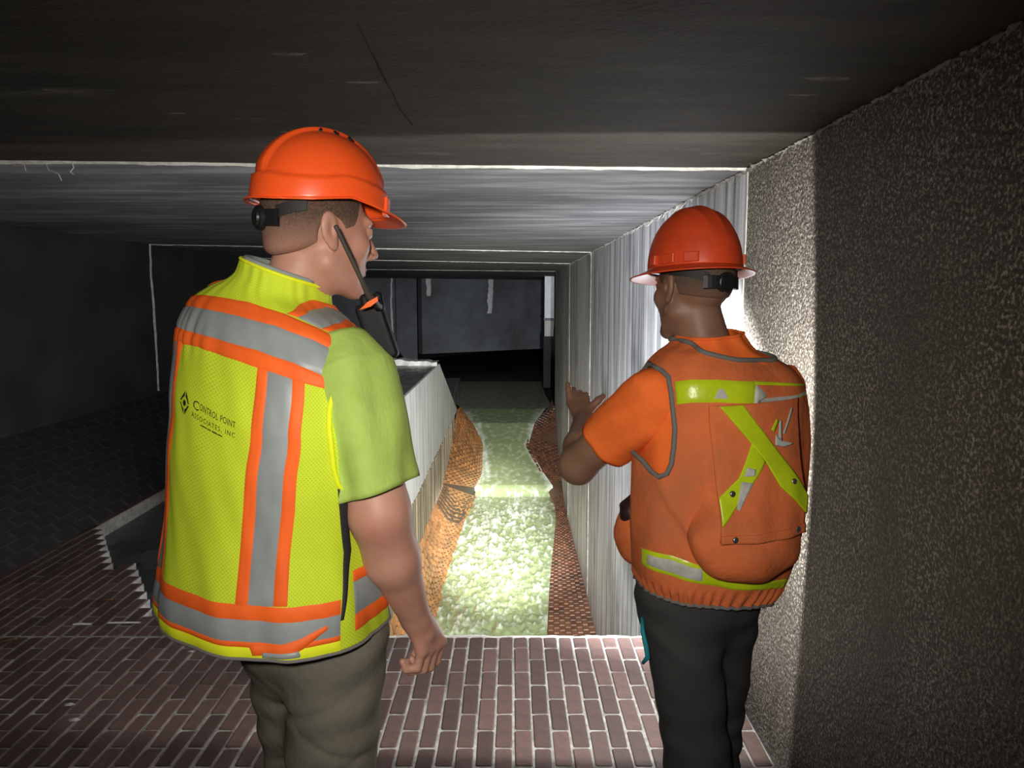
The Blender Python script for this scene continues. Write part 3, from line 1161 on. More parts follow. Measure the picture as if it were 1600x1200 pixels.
# ================================================================== PEOPLE: MATERIALS
def perforated(name, col, dark):
    """knit polyester with punched rows of small holes (fine relief only)"""
    m = mat(name, col, 0.75, 0.25, bump=0.15, bscale=300, bdist=0.001, col2=tuple(c * 0.9 for c in col), scale=6)
    nt, b = nodes_of(m)
    uv = nt.nodes.new('ShaderNodeUVMap')
    mp = nt.nodes.new('ShaderNodeMapping')
    mp.inputs['Scale'].default_value = (190, 190, 1)
    mp.inputs['Rotation'].default_value = (0, 0, math.radians(45))
    nt.links.new(uv.outputs[0], mp.inputs['Vector'])
    fr = nt.nodes.new('ShaderNodeVectorMath')
    fr.operation = 'FRACTION'
    nt.links.new(mp.outputs[0], fr.inputs[0])
    ds = nt.nodes.new('ShaderNodeVectorMath')
    ds.operation = 'DISTANCE'
    ds.inputs[1].default_value = (0.5, 0.5, 0)
    nt.links.new(fr.outputs[0], ds.inputs[0])
    mr = nt.nodes.new('ShaderNodeMapRange')
    mr.inputs['From Min'].default_value = 0.20
    mr.inputs['From Max'].default_value = 0.34
    mr.inputs['To Min'].default_value = 0.45
    mr.inputs['To Max'].default_value = 0.0
    nt.links.new(ds.outputs['Value'], mr.inputs['Value'])
    src = b.inputs['Base Color'].links[0].from_socket
    mx = nt.nodes.new('ShaderNodeMix')
    mx.data_type = 'RGBA'
    nt.links.new(mr.outputs[0], mx.inputs['Factor'])
    nt.links.new(src, mx.inputs['A'])
    mx.inputs['B'].default_value = (*dark, 1)
    nt.links.new(mx.outputs['Result'], b.inputs['Base Color'])
    return m


M_SKIN1 = mat('fair_skin', (0.50, 0.27, 0.20), 0.5, 0.35, col2=(0.45, 0.20, 0.145), scale=9, lo=0.4, hi=0.75, bump=0.12, bscale=260, bdist=0.001, sss=0.15)
M_SKIN2 = mat('shaded_skin', (0.27, 0.15, 0.10), 0.5, 0.35, col2=(0.21, 0.105, 0.07), scale=9, lo=0.4, hi=0.75, bump=0.12, bscale=260, bdist=0.001, sss=0.15)  # darker skin: the shade on the right man is put into the colour
M_HAIR = mat('short_brown_hair', (0.055, 0.036, 0.026), 0.7, 0.2, col2=(0.14, 0.085, 0.06), scale=260, bump=0.6, bscale=420, bdist=0.003)
M_HAIR2 = mat('shaved_dark_hair', (0.07, 0.05, 0.04), 0.7, 0.2, col2=(0.13, 0.085, 0.06), scale=300, bump=0.4, bscale=420, bdist=0.002)
def fade_hair(m, z0, z1, skin):
    """clipper fade: hair thins to skin towards the nape"""
    nt, b = nodes_of(m)
    ge = nt.nodes.new('ShaderNodeTexCoord')
    sx = nt.nodes.new('ShaderNodeSeparateXYZ')
    nt.links.new(ge.outputs['Object'], sx.inputs[0])
    mr = nt.nodes.new('ShaderNodeMapRange')
    mr.inputs['From Min'].default_value = z0
    mr.inputs['From Max'].default_value = z1
    nt.links.new(sx.outputs['Z'], mr.inputs['Value'])
    src = b.inputs['Base Color'].links[0].from_socket
    mx = nt.nodes.new('ShaderNodeMix')
    mx.data_type = 'RGBA'
    nt.links.new(mr.outputs[0], mx.inputs['Factor'])
    mx.inputs['A'].default_value = (*skin, 1)
    nt.links.new(src, mx.inputs['B'])
    nt.links.new(mx.outputs['Result'], b.inputs['Base Color'])


fade_hair(M_HAIR, 1.665, 1.745, (0.42, 0.22, 0.16))
fade_hair(M_HAIR2, 1.575, 1.63, (0.22, 0.115, 0.08))
M_YEL = perforated('lime_mesh_fabric', (0.62, 0.77, 0.035), (0.25, 0.33, 0.01))
M_YELP = mat('lime_plain_fabric', (0.62, 0.77, 0.035), 0.75, 0.25, col2=(0.54, 0.68, 0.03), scale=5, bump=0.15, bscale=300, bdist=0.001)
M_YELB = mat('bright_lime_binding', (0.78, 0.86, 0.02), 0.7, 0.3, bump=0.2, bscale=260, bdist=0.001)
M_ORT = mat('orange_contrast_tape', (0.95, 0.15, 0.02), 0.6, 0.3, col2=(0.85, 0.125, 0.018), scale=14, bump=0.15, bscale=260, bdist=0.001)
M_GRY = mat('silver_grey_reflective_tape', (0.30, 0.33, 0.335), 0.45, 0.5, col2=(0.25, 0.275, 0.28), scale=9, bump=0.1, bscale=90, bdist=0.002)
M_PIPE = mat('grey_edge_binding', (0.17, 0.165, 0.155), 0.75, 0.2, bump=0.2, bscale=300, bdist=0.001)
M_TEE1 = mat('lime_cotton_shirt', (0.42, 0.57, 0.13), 0.85, 0.2, col2=(0.34, 0.48, 0.10), scale=11, bump=0.45, bscale=13, bdist=0.012, bstretch=(1, 1, 0.45))
M_TEE2 = mat('orange_cotton_shirt', (0.98, 0.19, 0.035), 0.85, 0.2, col2=(0.85, 0.155, 0.03), scale=11, bump=0.4, bscale=14, bdist=0.010)
M_TRO1 = mat('khaki_work_trousers', (0.17, 0.155, 0.125), 0.85, 0.2, col2=(0.13, 0.12, 0.095), scale=8, bump=0.5, bscale=14, bdist=0.012)
M_TRO2 = mat('charcoal_trousers', (0.055, 0.055, 0.056), 0.8, 0.25, col2=(0.043, 0.043, 0.044), scale=8, bump=0.2, bscale=220, bdist=0.0015)
M_BOOT = mat('brown_leather_boot', (0.07, 0.045, 0.03), 0.6, 0.3, bump=0.2, bscale=120)
M_SOLE = mat('black_rubber', (0.015, 0.015, 0.015), 0.7, 0.3)
M_HAT1 = mat('glossy_orange_plastic', (0.93, 0.105, 0.018), 0.32, 0.5, bump=0.03, bscale=400, bdist=0.001, coat=0.2)
M_HAT2 = mat('scuffed_red_orange_plastic', (0.74, 0.075, 0.018), 0.42, 0.45, col2=(0.60, 0.062, 0.018), scale=12, bump=0.04, bscale=300, bdist=0.001)
M_BLK = mat('black_plastic', (0.012, 0.012, 0.013), 0.4, 0.5)
M_BLKM = mat('matt_black_plastic', (0.02, 0.02, 0.021), 0.65, 0.4)
M_VEST2 = mat('orange_vest_cloth', (0.76, 0.185, 0.06), 0.85, 0.2, col2=(0.62, 0.15, 0.05), scale=7, bump=0.55, bscale=15, bdist=0.012, col3=(0.46, 0.15, 0.066), scale3=3.0, lo3=0.5, hi3=0.75)
M_LIME = mat('lime_vinyl_tape', (0.58, 0.72, 0.015), 0.3, 0.5, col2=(0.48, 0.62, 0.012), scale=18, bump=0.35, bscale=60, bdist=0.003)
M_LIMEW = mat('worn_white_tape_backing', (0.55, 0.56, 0.52), 0.6, 0.3, col2=(0.40, 0.41, 0.37), scale=40)
M_STEEL = mat('steel_snap', (0.35, 0.35, 0.34), 0.35, 0.5, metal=0.9)
M_INK = mat('black_print', (0.02, 0.025, 0.01), 0.7, 0.2)
M_TEAL = mat('teal_strap', (0.02, 0.25, 0.32), 0.6, 0.3)
M_EYE = mat('eye_white', (0.7, 0.68, 0.65), 0.25, 0.5)


# ------------------------------------------------------------------ hard hats
def hard_hat(name, label, c, R, a, b, H, style, material):
    root = empty(name, tuple(c))
    tag(root, label, 'hard hat', 'hard hats')

    def w(p):
        return Vector(np.asarray(c) + R @ np.asarray(p, float))

    def ze(al):
        al = abs(al)
        if style == 'cap':
            return float(np.interp(al, [0, 0.5, 0.9, 1.45, 2.0, 2.5, math.pi], [-0.010, -0.010, -0.004, 0.006, -0.006, -0.010, -0.008]))
        return float(np.interp(al, [0, math.pi], [-0.006, -0.002]))

    def shell_pt(al, t, extra=0.0):
        # al: angle from the front, t: 0 rim .. 1 crown
        p = 2.35 if style == 'cap' else 2.15
        k = max(0.0, 1 - t ** p) ** (0.5 if style == 'cap' else 0.52)
        z = ze(al) * (1 - t) ** 2 + t * H
        x, y = a * k * math.sin(al), b * k * math.cos(al)
        o = extra
        if style == 'cap':
            hb = 0.040 + 0.004 * math.cos(2 * al)
            o += 0.0070 * (1 - min(1, max(0, (z - ze(al) - hb) / 0.0025)))
            if t > 0.25:
                rg = 1 - min(1, max(0, (abs(x) - 0.020) / 0.005))
                o += 0.0065 * rg * min(1, (t - 0.25) / 0.2)
        else:
            for q in (-0.034, 0, 0.034):
                if t > 0.45:
                    o += 0.0022 * max(0, 1 - abs(x - q) / 0.009) * min(1, (t - 0.45) / 0.2)
        n = Vector((x / (a * a), y / (b * b), z / (H * H) * 0.8 + 0.0001)).normalized()
        return Vector((x, y, z)) + n * o

    NA, NT = 120, 44
    v, f = [], []
    for i in range(NT + 1):
        t = math.sin(i / NT * math.pi / 2)
        t = min(t, 0.99999)
        for j in range(NA):
            v.append(w(shell_pt(2 * math.pi * j / NA, t) if True else 0))
    for i in range(NT):
        for j in range(NA):
            p, q = i * NA + j, i * NA + (j + 1) % NA
            f.append((q, p, p + NA, q + NA))
    for j in range(NA):      # angles above pi mirror through sin / cos
        pass
    sh = mesh_obj('shell', v, f, material, root, True)
    md = sh.modifiers.new('shell_thickness', 'SOLIDIFY')
    md.thickness = 0.0025
    md.offset = -1
    # rim with peak or full brim
    v, f = [], []
    NW = 9
    for i in range(NW + 1):
        u = i / NW
        for j in range(NA):
            al = 2 * math.pi * j / NA
            aa = al if al <= math.pi else al - 2 * math.pi
            if style == 'cap':
                fr = max(0.0, math.cos(min(math.pi / 2, abs(aa) / 1.25 * math.pi / 2)))
                Lp = 0.005 + 0.036 * fr ** 0.8 + (0.004 if abs(aa) > 2.4 else 0)
                dz = -0.30 * 0.036 * fr * u ** 1.1 - 0.002 * u
            else:
                Lp = 0.036 + 0.010 * math.cos(aa)
                dz = -0.016 * u ** 0.8 - 0.004 * u * math.cos(aa)
            p = shell_pt(aa, 0.0)
            dr = Vector((p.x / a, p.y / b, 0)).normalized()
            v.append(w(p + dr * Lp * u + Vector((0, 0, dz))))
    for i in range(NW):
        for j in range(NA):
            p, q = i * NA + j, i * NA + (j + 1) % NA
            f.append((p, q, q + NA, p + NA))
    br = mesh_obj('peak' if style == 'cap' else 'brim', v, f, material, root, True)
    md = br.modifiers.new('brim_thickness', 'SOLIDIFY')
    md.thickness = 0.003
    md.offset = 0
    # slots, vents, lugs
    def lug(al, t, wd, ht, th, m, nm):
        p = shell_pt(al, t)
        e = shell_pt(al + 0.02, t) - shell_pt(al - 0.02, t)
        g = shell_pt(al, min(t + 0.03, 0.999)) - shell_pt(al, max(t - 0.03, 0))
        e.normalize()
        g = (g - e * g.dot(e)).normalized()
        n = e.cross(g)
        if n.dot(p) < 0:
            n = -n
        vs, fs = [], []
        for (zz, sc) in ((-0.004, 1.0), (th * 0.7, 1.0), (th, 0.86)):
            for (x, y) in ((-1, -1), (1, -1), (1, 1), (-1, 1)):
                vs.append(w(p + e * x * wd * sc + g * y * ht * sc + n * zz))
        for i in range(2):
            for k in range(4):
                q0, q1 = i * 4 + k, i * 4 + (k + 1) % 4
                fs.append((q0, q1, q1 + 4, q0 + 4))
        fs.append((8, 9, 10, 11))
        mesh_obj(nm, vs, fs, m, root)
    if style == 'cap':
        for yy in (-0.018, 0.012, 0.042):
            for s in (-1, 1):
                xx = 0.0245
                kk = math.hypot(xx / a, yy / b)
                lug(math.atan2(s * xx / a, yy / b), (1 - kk * kk) ** (1 / 2.35), 0.0030, 0.0068, 0.0035, M_BLK, 'vent')
        for s in (-1, 1):
            lug(s * 0.62, 0.085, 0.011, 0.017, 0.005, material, 'accessory_slot')
    else:
        for s in (-1, 1):
            lug(s * 2.30, 0.115, 0.0175, 0.0115, 0.006, material, 'accessory_slot')
            lug(s * 1.82, 0.115, 0.0175, 0.0110, 0.006, material, 'accessory_slot')
            lug(s * 1.42, 0.115, 0.010, 0.011, 0.008, material, 'accessory_slot')
    # suspension band and ratchet at the nape
    vs, fs = [], []
    n = 40
    for i in range(n + 1):
        al = math.pi + (i / n - 0.5) * (2.1 if style == 'cap' else 2.8)
        ra, rb = a * 0.86, b * 0.86
        drop = -0.012 - 0.030 * math.exp(-((al - math.pi) / 0.75) ** 2)
        hh = 0.010 + 0.006 * math.exp(-((al - math.pi) / 0.5) ** 2)
        for (dr, z) in ((0, drop - hh), (0.003, drop - hh), (0.003, drop + hh), (0, drop + hh)):
            vs.append(w(((ra + dr) * math.sin(al), (rb + dr) * math.cos(al), z)))
        if i:
            q = 4 * (i - 1)
            for k in range(4):
                fs.append((q + k, q + (k + 1) % 4, q + 4 + (k + 1) % 4, q + 4 + k))
    mesh_obj('headband', vs, fs, M_BLKM, root, False)
    kb = w((0, -b * 0.86 - 0.002, -0.042))
    ax = R @ np.array((0, -1, -0.1))
    kn = MB().disc_stack(kb, ax, [(-0.006, 0.023), (0.008, 0.023), (0.010, 0.021), (0.010, 0.017), (0.014, 0.016), (0.0145, 0.014)], 24).build('ratchet_knob', M_BLK, root)
    vs, fs = [], []
    for i in range(13):
        al = math.pi + (i / 12 - 0.5) * 1.15
        for (dr, z) in ((0.002, -0.058), (0.007, -0.056), (0.007, -0.028), (0.002, -0.026)):
            vs.append(w(((a * 0.86 + dr) * math.sin(al), (b * 0.86 + dr) * math.cos(al), z)))
        if i:
            q = 4 * (i - 1)
            for k in range(4):
                fs.append((q + k, q + (k + 1) % 4, q + 4 + (k + 1) % 4, q + 4 + k))
    mesh_obj('ratchet_housing', vs, fs, M_BLK, root)
    return root


def boot(parent, p, yaw, material=M_BOOT):
    Rb = frame(yaw)
    F = Field()
    L = Local(F, p, Rb)
    L.cone((0, -0.02, 0.20), (0, -0.03, 0.07), 0.056, 0.052, 0.03)
    L.ell((0, 0.07, 0.055), (0.052, 0.13, 0.055), 0.04)
    L.ell((0, -0.035, 0.05), (0.045, 0.055, 0.05), 0.03)
    F.clip(half(np.asarray(p) + (0, 0, 0.022), (0, 0, -1)), 0.003)
    lo = np.asarray(p) - (0.24, 0.24, 0.01)
    o = build_field('boot', F, lo, np.asarray(p) + (0.24, 0.24, 0.29), 0.008, material, parent)
    vs, fs = [], []
    for zz in (0.002, 0.024):
        for k in range(24):
            t = 2 * math.pi * k / 24
            q = np.array((0.054 * math.cos(t), 0.065 + 0.145 * math.sin(t) - (0.02 if math.sin(t) < 0 else 0), zz))
            vs.append(Vector(np.asarray(p) + Rb @ q))
    for k in range(24):
        fs.append((k, (k + 1) % 24, 24 + (k + 1) % 24, 24 + k))
    fs += [tuple(range(24))[::-1], tuple(range(24, 48))]
    mesh_obj('sole', vs, fs, M_SOLE, o)


# ================================================================== MAN ON THE LEFT
Y1 = math.radians(35)
man1 = empty('person', (-0.42, 1.50, 0.0))
tag(man1, 'man in lime vest with orange and grey stripes, seen from behind, arm hanging', 'person')
R1 = frame(Y1)
HC1 = np.array((-0.368, 1.50, 1.716))
HR1 = frame(math.radians(55), math.radians(5), math.radians(1.0))

F = Field()
# torso and legs under the clothes
F.add(ell((-0.452, 1.50, 1.38), (0.175, 0.110, 0.20), R1), 0.02)
F.add(ell((-0.455, 1.50, 1.10), (0.165, 0.115, 0.24), R1), 0.06)
F.add(ell((-0.41, 1.50, 0.95), (0.150, 0.115, 0.12), R1), 0.06)
rt = R1[:, 0]
hipR, hipL = np.array((-0.405, 1.50, 0.92)) + rt * 0.078, np.array((-0.405, 1.50, 0.92)) - rt * 0.078
knR, knL = np.array((-0.375, 1.43, 0.50)), np.array((-0.442, 1.575, 0.50))
anR, anL = np.array((-0.36, 1.39, 0.10)), np.array((-0.45, 1.60, 0.10))
for h, k, a in ((hipR, knR, anR), (hipL, knL, anL)):
    F.add(cone(h, k, 0.075, 0.052), 0.03)
    F.add(cone(k, a, 0.050, 0.036), 0.02)
# neck and head
F.add(cone((-0.436, 1.492, 1.56), (-0.400, 1.492, 1.665), 0.060, 0.057), 0.035)
F.add(cone((-0.33, 1.435, 1.44), (-0.43, 1.49, 1.53), 0.04, 0.045), 0.03)
F.add(cone((-0.58, 1.58, 1.48), (-0.43, 1.49, 1.53), 0.04, 0.045), 0.03)
L = Local(F, HC1, HR1)
add_head(L)
# right arm, hanging
SH, EL, WR = (-0.287, 1.405, 1.46), (-0.243, 1.365, 1.205), (-0.193, 1.472, 0.958)
F.add(cone(SH, EL, 0.062, 0.054), 0.03)
F.add(cone(EL, (-0.226, 1.400, 1.105), 0.056, 0.050), 0.02)
F.add(cone((-0.226, 1.400, 1.105), WR, 0.050, 0.0295), 0.02)
# right hand: palm, four curled fingers, thumb
fw_ = np.array((0.55, 0.80, 0.0)) * 0.92          # across the knuckles, little finger towards the viewer
fw_ = fw_ / np.linalg.norm(fw_)
KN = np.array((-0.165, 1.495, 0.885))
F.add(cone(WR, (-0.178, 1.487, 0.925), 0.029, 0.027), 0.012)
for i, q in enumerate((-0.030, -0.010, 0.010, 0.030)):
    kn_ = KN + fw_ * q + np.array((0, 0, (0.004, 0.0, -0.002, 0.0)[i]))
    F.add(cone(np.array((-0.183, 1.482, 0.935)) + fw_ * q * 0.55, kn_, 0.0155, 0.0135), 0.012)
    ln = (0.82, 0.97, 1.0, 0.95)[i]
    nrm = np.array((-0.85, -0.05, -0.35))
    p1 = kn_ + np.array((-0.010, -0.004, -0.043)) * ln
    p2 = p1 + np.array((-0.027, -0.006, 0.000)) * ln
    p3 = p2 + np.array((-0.008, -0.002, 0.021)) * ln
    r = (0.0085, 0.0095, 0.010, 0.0098)[i]
    chain(F, [kn_, p1, p2, p3], [r * 1.25, r * 1.02, r * 0.95, r * 0.82], 0.004)
tb = np.array((-0.186, 1.500, 0.930)) + fw_ * 0.022
chain(F, [tb, tb + np.array((-0.012, 0.022, -0.032)), tb + np.array((-0.020, 0.014, -0.062)), tb + np.array((-0.030, 0.002, -0.078))], [0.016, 0.0125, 0.0105, 0.009], 0.006)
# left arm bent in front, holding the radio strap
lS = np.array((-0.60, 1.62, 1.50))
lE = np.array((-0.565, 1.69, 1.22))
lW = np.array((-0.36, 1.74, 1.30))
chain(F, [lS, lE, lW], [0.058, 0.050, 0.030], 0.02)
F.add(cone(lW, (-0.30, 1.735, 1.33), 0.030, 0.026), 0.015)
for i, q in enumerate((0.026, 0.009, -0.009, -0.026)):
    b0 = np.array((-0.285, 1.73, 1.34 + q))
    chain(F, [b0 - np.array((0.03, 0, 0)), b0, b0 + np.array((0.028, -0.022, 0)), b0 + np.array((0.012, -0.044, 0.0)), b0 + np.array((-0.008, -0.040, 0))], [0.013, 0.011, 0.0095, 0.009, 0.008], 0.005)
chain(F, [(-0.33, 1.72, 1.365), (-0.30, 1.69, 1.39), (-0.275, 1.675, 1.385)], [0.015, 0.011, 0.009], 0.006)
body1 = build_field('body', F, (-0.72, 1.25, 0.06), (-0.08, 1.80, 1.86), 0.004, M_SKIN1, man1)

# eye whites / irises
for s in (-1, 1):
    q = HC1 + HR1 @ np.array((s * 0.031, 0.0835, 0.007))
    e = MB().disc_stack(q, HR1[:, 1], [(-0.004, 0.008), (0.004, 0.008), (0.0075, 0.0055), (0.0085, 0.001)], 14).build('eye', M_EYE, man1, True)
    MB().disc_stack(q + HR1[:, 1] * 0.0062, HR1[:, 1], [(0, 0.0048), (0.0028, 0.0035), (0.0033, 0.0005)], 12).build('iris', M_BLK, e)
# hair below the hat
Hf = Field()
L = Local(Hf, HC1, HR1)
L.ell((0, -0.016, 0.030), (0.0795, 0.1015, 0.092), 0.01)
L.cone((0, -0.050, -0.03), (0, -0.045, -0.055), 0.055, 0.050, 0.02)
Hf.clip(half(L.w((0, -0.05, -0.040)), HR1 @ np.array((0, 0.35, -1))), 0.022)
Hf.clip(half(L.w((0, 0.045, 0.02)), HR1 @ np.array((0, 1, -0.25))), 0.004)
for s in (-1, 1):
    L.ell((s * 0.082, -0.004, -0.012), (0.03, 0.030, 0.040), 0.004, cut=True)
    L.ell((s * 0.075, 0.05, -0.03), (0.05, 0.045, 0.045), 0.004, cut=True)
hair1 = build_field('hair', Hf, HC1 - 0.13, HC1 + 0.14, 0.0035, M_HAIR, man1)

# goatee
Bf = Field()
L = Local(Bf, HC1, HR1)
L.ell((0, 0.081, -0.100), (0.021, 0.017, 0.0165), 0.01)
L.cone((0.016, 0.074, -0.100), (0.022, 0.076, -0.072), 0.008, 0.005, 0.008)
L.cone((-0.016, 0.074, -0.100), (-0.022, 0.076, -0.072), 0.008, 0.005, 0.008)
build_field('beard', Bf, HC1 - 0.15, HC1 + 0.15, 0.004, mat('brown_beard', (0.10, 0.06, 0.04), 0.75, 0.2, col2=(0.2, 0.12, 0.085), scale=260, bump=0.5, bscale=400, bdist=0.002), man1)

# trousers
Tf = Field()
Tf.add(ell((-0.425, 1.50, 0.955), (0.142, 0.122, 0.15), R1), 0.02)
Tf.add(cone(hipR + (0, 0, 0.02), knR, 0.096, 0.086), 0.06)
Tf.add(cone(knR, anR + (0, 0, 0.03), 0.086, 0.080), 0.02)
Tf.add(cone(hipL + (0, 0, 0.02), knL, 0.096, 0.084), 0.06)
Tf.add(cone(knL, anL + (0, 0, 0.03), 0.086, 0.080), 0.02)


def tf1(P):
    g = 0.0035 * noise3(P, 26, 1.3) + 0.003 * np.sin((P[:, 2] - 0.25 * P[:, 0]) * 75 + 3 * noise3(P, 9, 0.4)) * np.clip(noise3(P, 7, 2.2) + 0.3, 0, 1)
    for (z, k, x0, w_, a_) in ((0.80, 0.35, -0.40, 0.010, 0.007), (0.73, -0.45, -0.33, 0.008, 0.006), (0.66, 0.5, -0.44, 0.009, 0.006), (0.69, 0.25, -0.36, 0.007, 0.005)):
        g = g + a_ * np.exp(-((P[:, 2] - z - k * (P[:, 0] - x0) - 1.5 * (P[:, 0] - x0) ** 2) / w_) ** 2) * np.exp(-((P[:, 0] - x0) / 0.08) ** 2)
    return g


Tf.warp(tf1)
Tf.clip(half((0, 0, 0.075), (0, 0, -1)), 0.002)
Tf.clip(half((0, 0, 1.06), (0, 0, 1)), 0.002)
trousers1 = build_field('trousers', Tf, (-0.70, 1.22, 0.05), (-0.12, 1.80, 1.10), 0.0065, M_TRO1, man1)
boot(man1, anR * (1, 1, 0), Y1)
boot(man1, anL * (1, 1, 0), Y1 - 0.15)

# shirt: chest and sleeves
def sleeve(name, path, rads, material, parent, folds, seg=56, skew=0.0, side=(0, 0, 1)):
    """short sleeve: open tube along the upper arm with soft folds and a stitched hem"""
    path = [Vector(p) for p in path]
    side = Vector(side)
    n = 34
    v, f = [], []
    tot = len(path) - 1
    for i in range(n + 1):
        t = i / n * tot
        k = min(int(t), tot - 1)
        u = t - k
        c = path[k].lerp(path[k + 1], u)
        d = (path[min(k + 1, tot)] - path[k]).normalized()
        if 0 < k and u < 0.5:
            d = (d * (0.5 + u) + (path[k] - path[k - 1]).normalized() * (0.5 - u)).normalized()
        r = rads[k] + (rads[k + 1] - rads[k]) * u
        e1 = (side - d * side.dot(d)).normalized()
        e2 = d.cross(e1)
        for j in range(seg):
            a = 2 * math.pi * j / seg
            g = folds(a, i / n)
            hem = 0.0012 if i / n > 0.93 else 0.0
            q = e1 * math.cos(a) + e2 * math.sin(a)
            v.append(c + q * (r + g + hem) + d * skew * math.cos(a) * (i / n) ** 2)
    for i in range(n):
        for j in range(seg):
            p, q = i * seg + j, i * seg + (j + 1) % seg
            f.append((p, p + seg, q + seg, q))
    f.append(tuple(range(seg)))
    o = mesh_obj(name, v, f, material, parent, True)
    md = o.modifiers.new('cloth_thickness', 'SOLIDIFY')
    md.thickness = 0.003
    md.offset = -1
    return o


Sf = Field()
Sf.add(ell((-0.455, 1.50, 1.35), (0.190, 0.125, 0.20), R1), 0.02)
Sf.add(cone((-0.33, 1.43, 1.455), (-0.44, 1.49, 1.53), 0.052, 0.052), 0.04)
Sf.add(cone((-0.60, 1.60, 1.500), (-0.44, 1.49, 1.53), 0.066, 0.052), 0.04)
Sf.add(cone(lS, (lS + lE) / 2 - (0, 0, 0.05), 0.072, 0.070), 0.03)
shirt1 = build_field('shirt', Sf, (-0.74, 1.26, 1.10), (-0.12, 1.80, 1.62), 0.008, M_TEE1, man1)
sleeve('sleeve', [(-0.325, 1.420, 1.512), (-0.300, 1.398, 1.45), (-0.273, 1.376, 1.34), (-0.252, 1.368, 1.246)], [0.056, 0.085, 0.080, 0.074], M_TEE1, shirt1,
       lambda a, t: min(1, t * 1.6) * (0.0065 * math.sin(a * 4 + 1.2 + 1.5 * t) - 0.012 * math.exp(-((a - 5.35 - 0.15 * t) / 0.11) ** 2) * min(1, t * 1.3) + 0.0025 * math.sin(a * 7 - 3 * t) + 0.002 * math.sin(a * 3 - 9 * t)), skew=-0.006, side=(1, 0, 0.2))


# vest
def fold1(th, z):
    g = 0.004 * math.sin(th * 5 + 1.0 + 2.0 * z) * min(1, max(0, (1.45 - z) / 0.2))
    g += 0.003 * math.sin(th * 11 + 9 * z) * min(1, max(0, (1.25 - z) / 0.2))
    s = math.exp(-((th + 2.05) / 0.40) ** 2) * math.exp(-((z - 1.50) / 0.035) ** 2)
    g += 0.0030 * s * math.sin(th * 42 + z * 30)
    g += 0.0012 * math.sin(23 * th + 31 * z) * math.sin(17 * z + 3 * th)
    return g


V1 = Loft([
    (1.640, -0.434, 1.495, 0.076, 0.082, 0.30, 0.20),
    (1.615, -0.440, 1.496, 0.081, 0.086, 0.28, 0.18),
    (1.602, -0.447, 1.498, 0.098, 0.091, 0.25, 0.14),
    (1.584, -0.452, 1.499, 0.150, 0.097, 0.22, 0.12),
    (1.552, -0.455, 1.500, 0.204, 0.118, 0.20, 0.08),
    (1.505, -0.454, 1.500, 0.230, 0.142, 0.18, 0.05),
    (1.440, -0.447, 1.500, 0.239, 0.166, 0.15, 0.02),
    (1.374, -0.446, 1.500, 0.243, 0.180, 0.10, 0.0),
    (1.297, -0.457, 1.500, 0.241, 0.182, 0.06, 0.0),
    (1.167, -0.474, 1.500, 0.238, 0.176, 0.03, 0.0),
    (1.033, -0.486, 1.500, 0.252, 0.184, 0.0, 0.0),
    (0.990, -0.490, 1.500, 0.256, 0.187, 0.0, 0.0),
    (0.962, -0.490, 1.500, 0.256, 0.187, 0.0, 0.0)], Y1, 2.35, fold1)
vest1 = V1.mesh('safety_vest', M_YEL, man1, 168, 110)


# vest trim of the man on the left
def mir(pl):
    return [(-math.pi - t, z) for t, z in pl]


tA = [(-3.0, 1.545), (-2.5, 1.557), (-2.058, 1.569), (-1.382, 1.583), (-0.834, 1.581), (-0.401, 1.571), (-0.081, 1.556)]
tB = [(-3.0, 1.52), (-2.6, 1.532), (-2.178, 1.544), (-1.467, 1.558), (-1.004, 1.560), (-0.544, 1.551), (-0.25, 1.536)]
tC = [(-3.0, 1.49), (-2.379, 1.501), (-2.037, 1.506), (-1.569, 1.513), (-1.181, 1.515), (-0.785, 1.508), (-0.439, 1.492)]
tD = [(-3.0, 1.463), (-2.35, 1.474), (-1.724, 1.490), (-1.346, 1.490), (-0.966, 1.485), (-0.477, 1.471)]
V1.patch('orange_stripe', tB, tA, M_ORT, vest1, 90, 6, 0.0030)
V1.patch('reflective_stripe', tC, tB, M_GRY, vest1, 110, 10, 0.0026)
V1.patch('orange_stripe', tD, tC, M_ORT, vest1, 90, 6, 0.0030)
vA = [(-1.137, 1.489), (-1.149, 1.371), (-1.141, 1.228), (-1.160, 1.056)]
vB = [(-1.036, 1.487), (-1.045, 1.374), (-1.026, 1.231), (-1.049, 1.056)]
vC = [(-0.798, 1.482), (-0.818, 1.380), (-0.789, 1.235), (-0.816, 1.060)]
vD = [(-0.681, 1.477), (-0.706, 1.383), (-0.668, 1.236), (-0.692, 1.061)]
for mm in (lambda q: q, mir):
    a_, b_, c_, d_ = mm(vA), mm(vB), mm(vC), mm(vD)
    if mm is mir:
        a_, b_, c_, d_ = d_, c_, b_, a_
    V1.patch('orange_stripe', a_, b_, M_ORT, vest1, 60, 5, 0.0028)
    V1.patch('reflective_stripe', b_, c_, M_GRY, vest1, 60, 6, 0.0024)
    V1.patch('orange_stripe', c_, d_, M_ORT, vest1, 60, 5, 0.0028)
# waist band of the back panel
def bandz(z, t0, t1, n=14):
    return [(t0 + (t1 - t0) * i / n, z) for i in range(n + 1)]


for (z0, z1, m_, nm) in ((1.032, 1.059, M_ORT, 'orange_stripe'), (0.994, 1.032, M_GRY, 'reflective_stripe'), (0.984, 0.994, M_ORT, 'orange_stripe'), (0.965, 0.984, M_YELB, 'hem_band')):
    V1.patch(nm, bandz(z0, -3.1, -0.20), bandz(z1, -3.1, -0.20), m_, vest1, 110, 4, 0.0024)
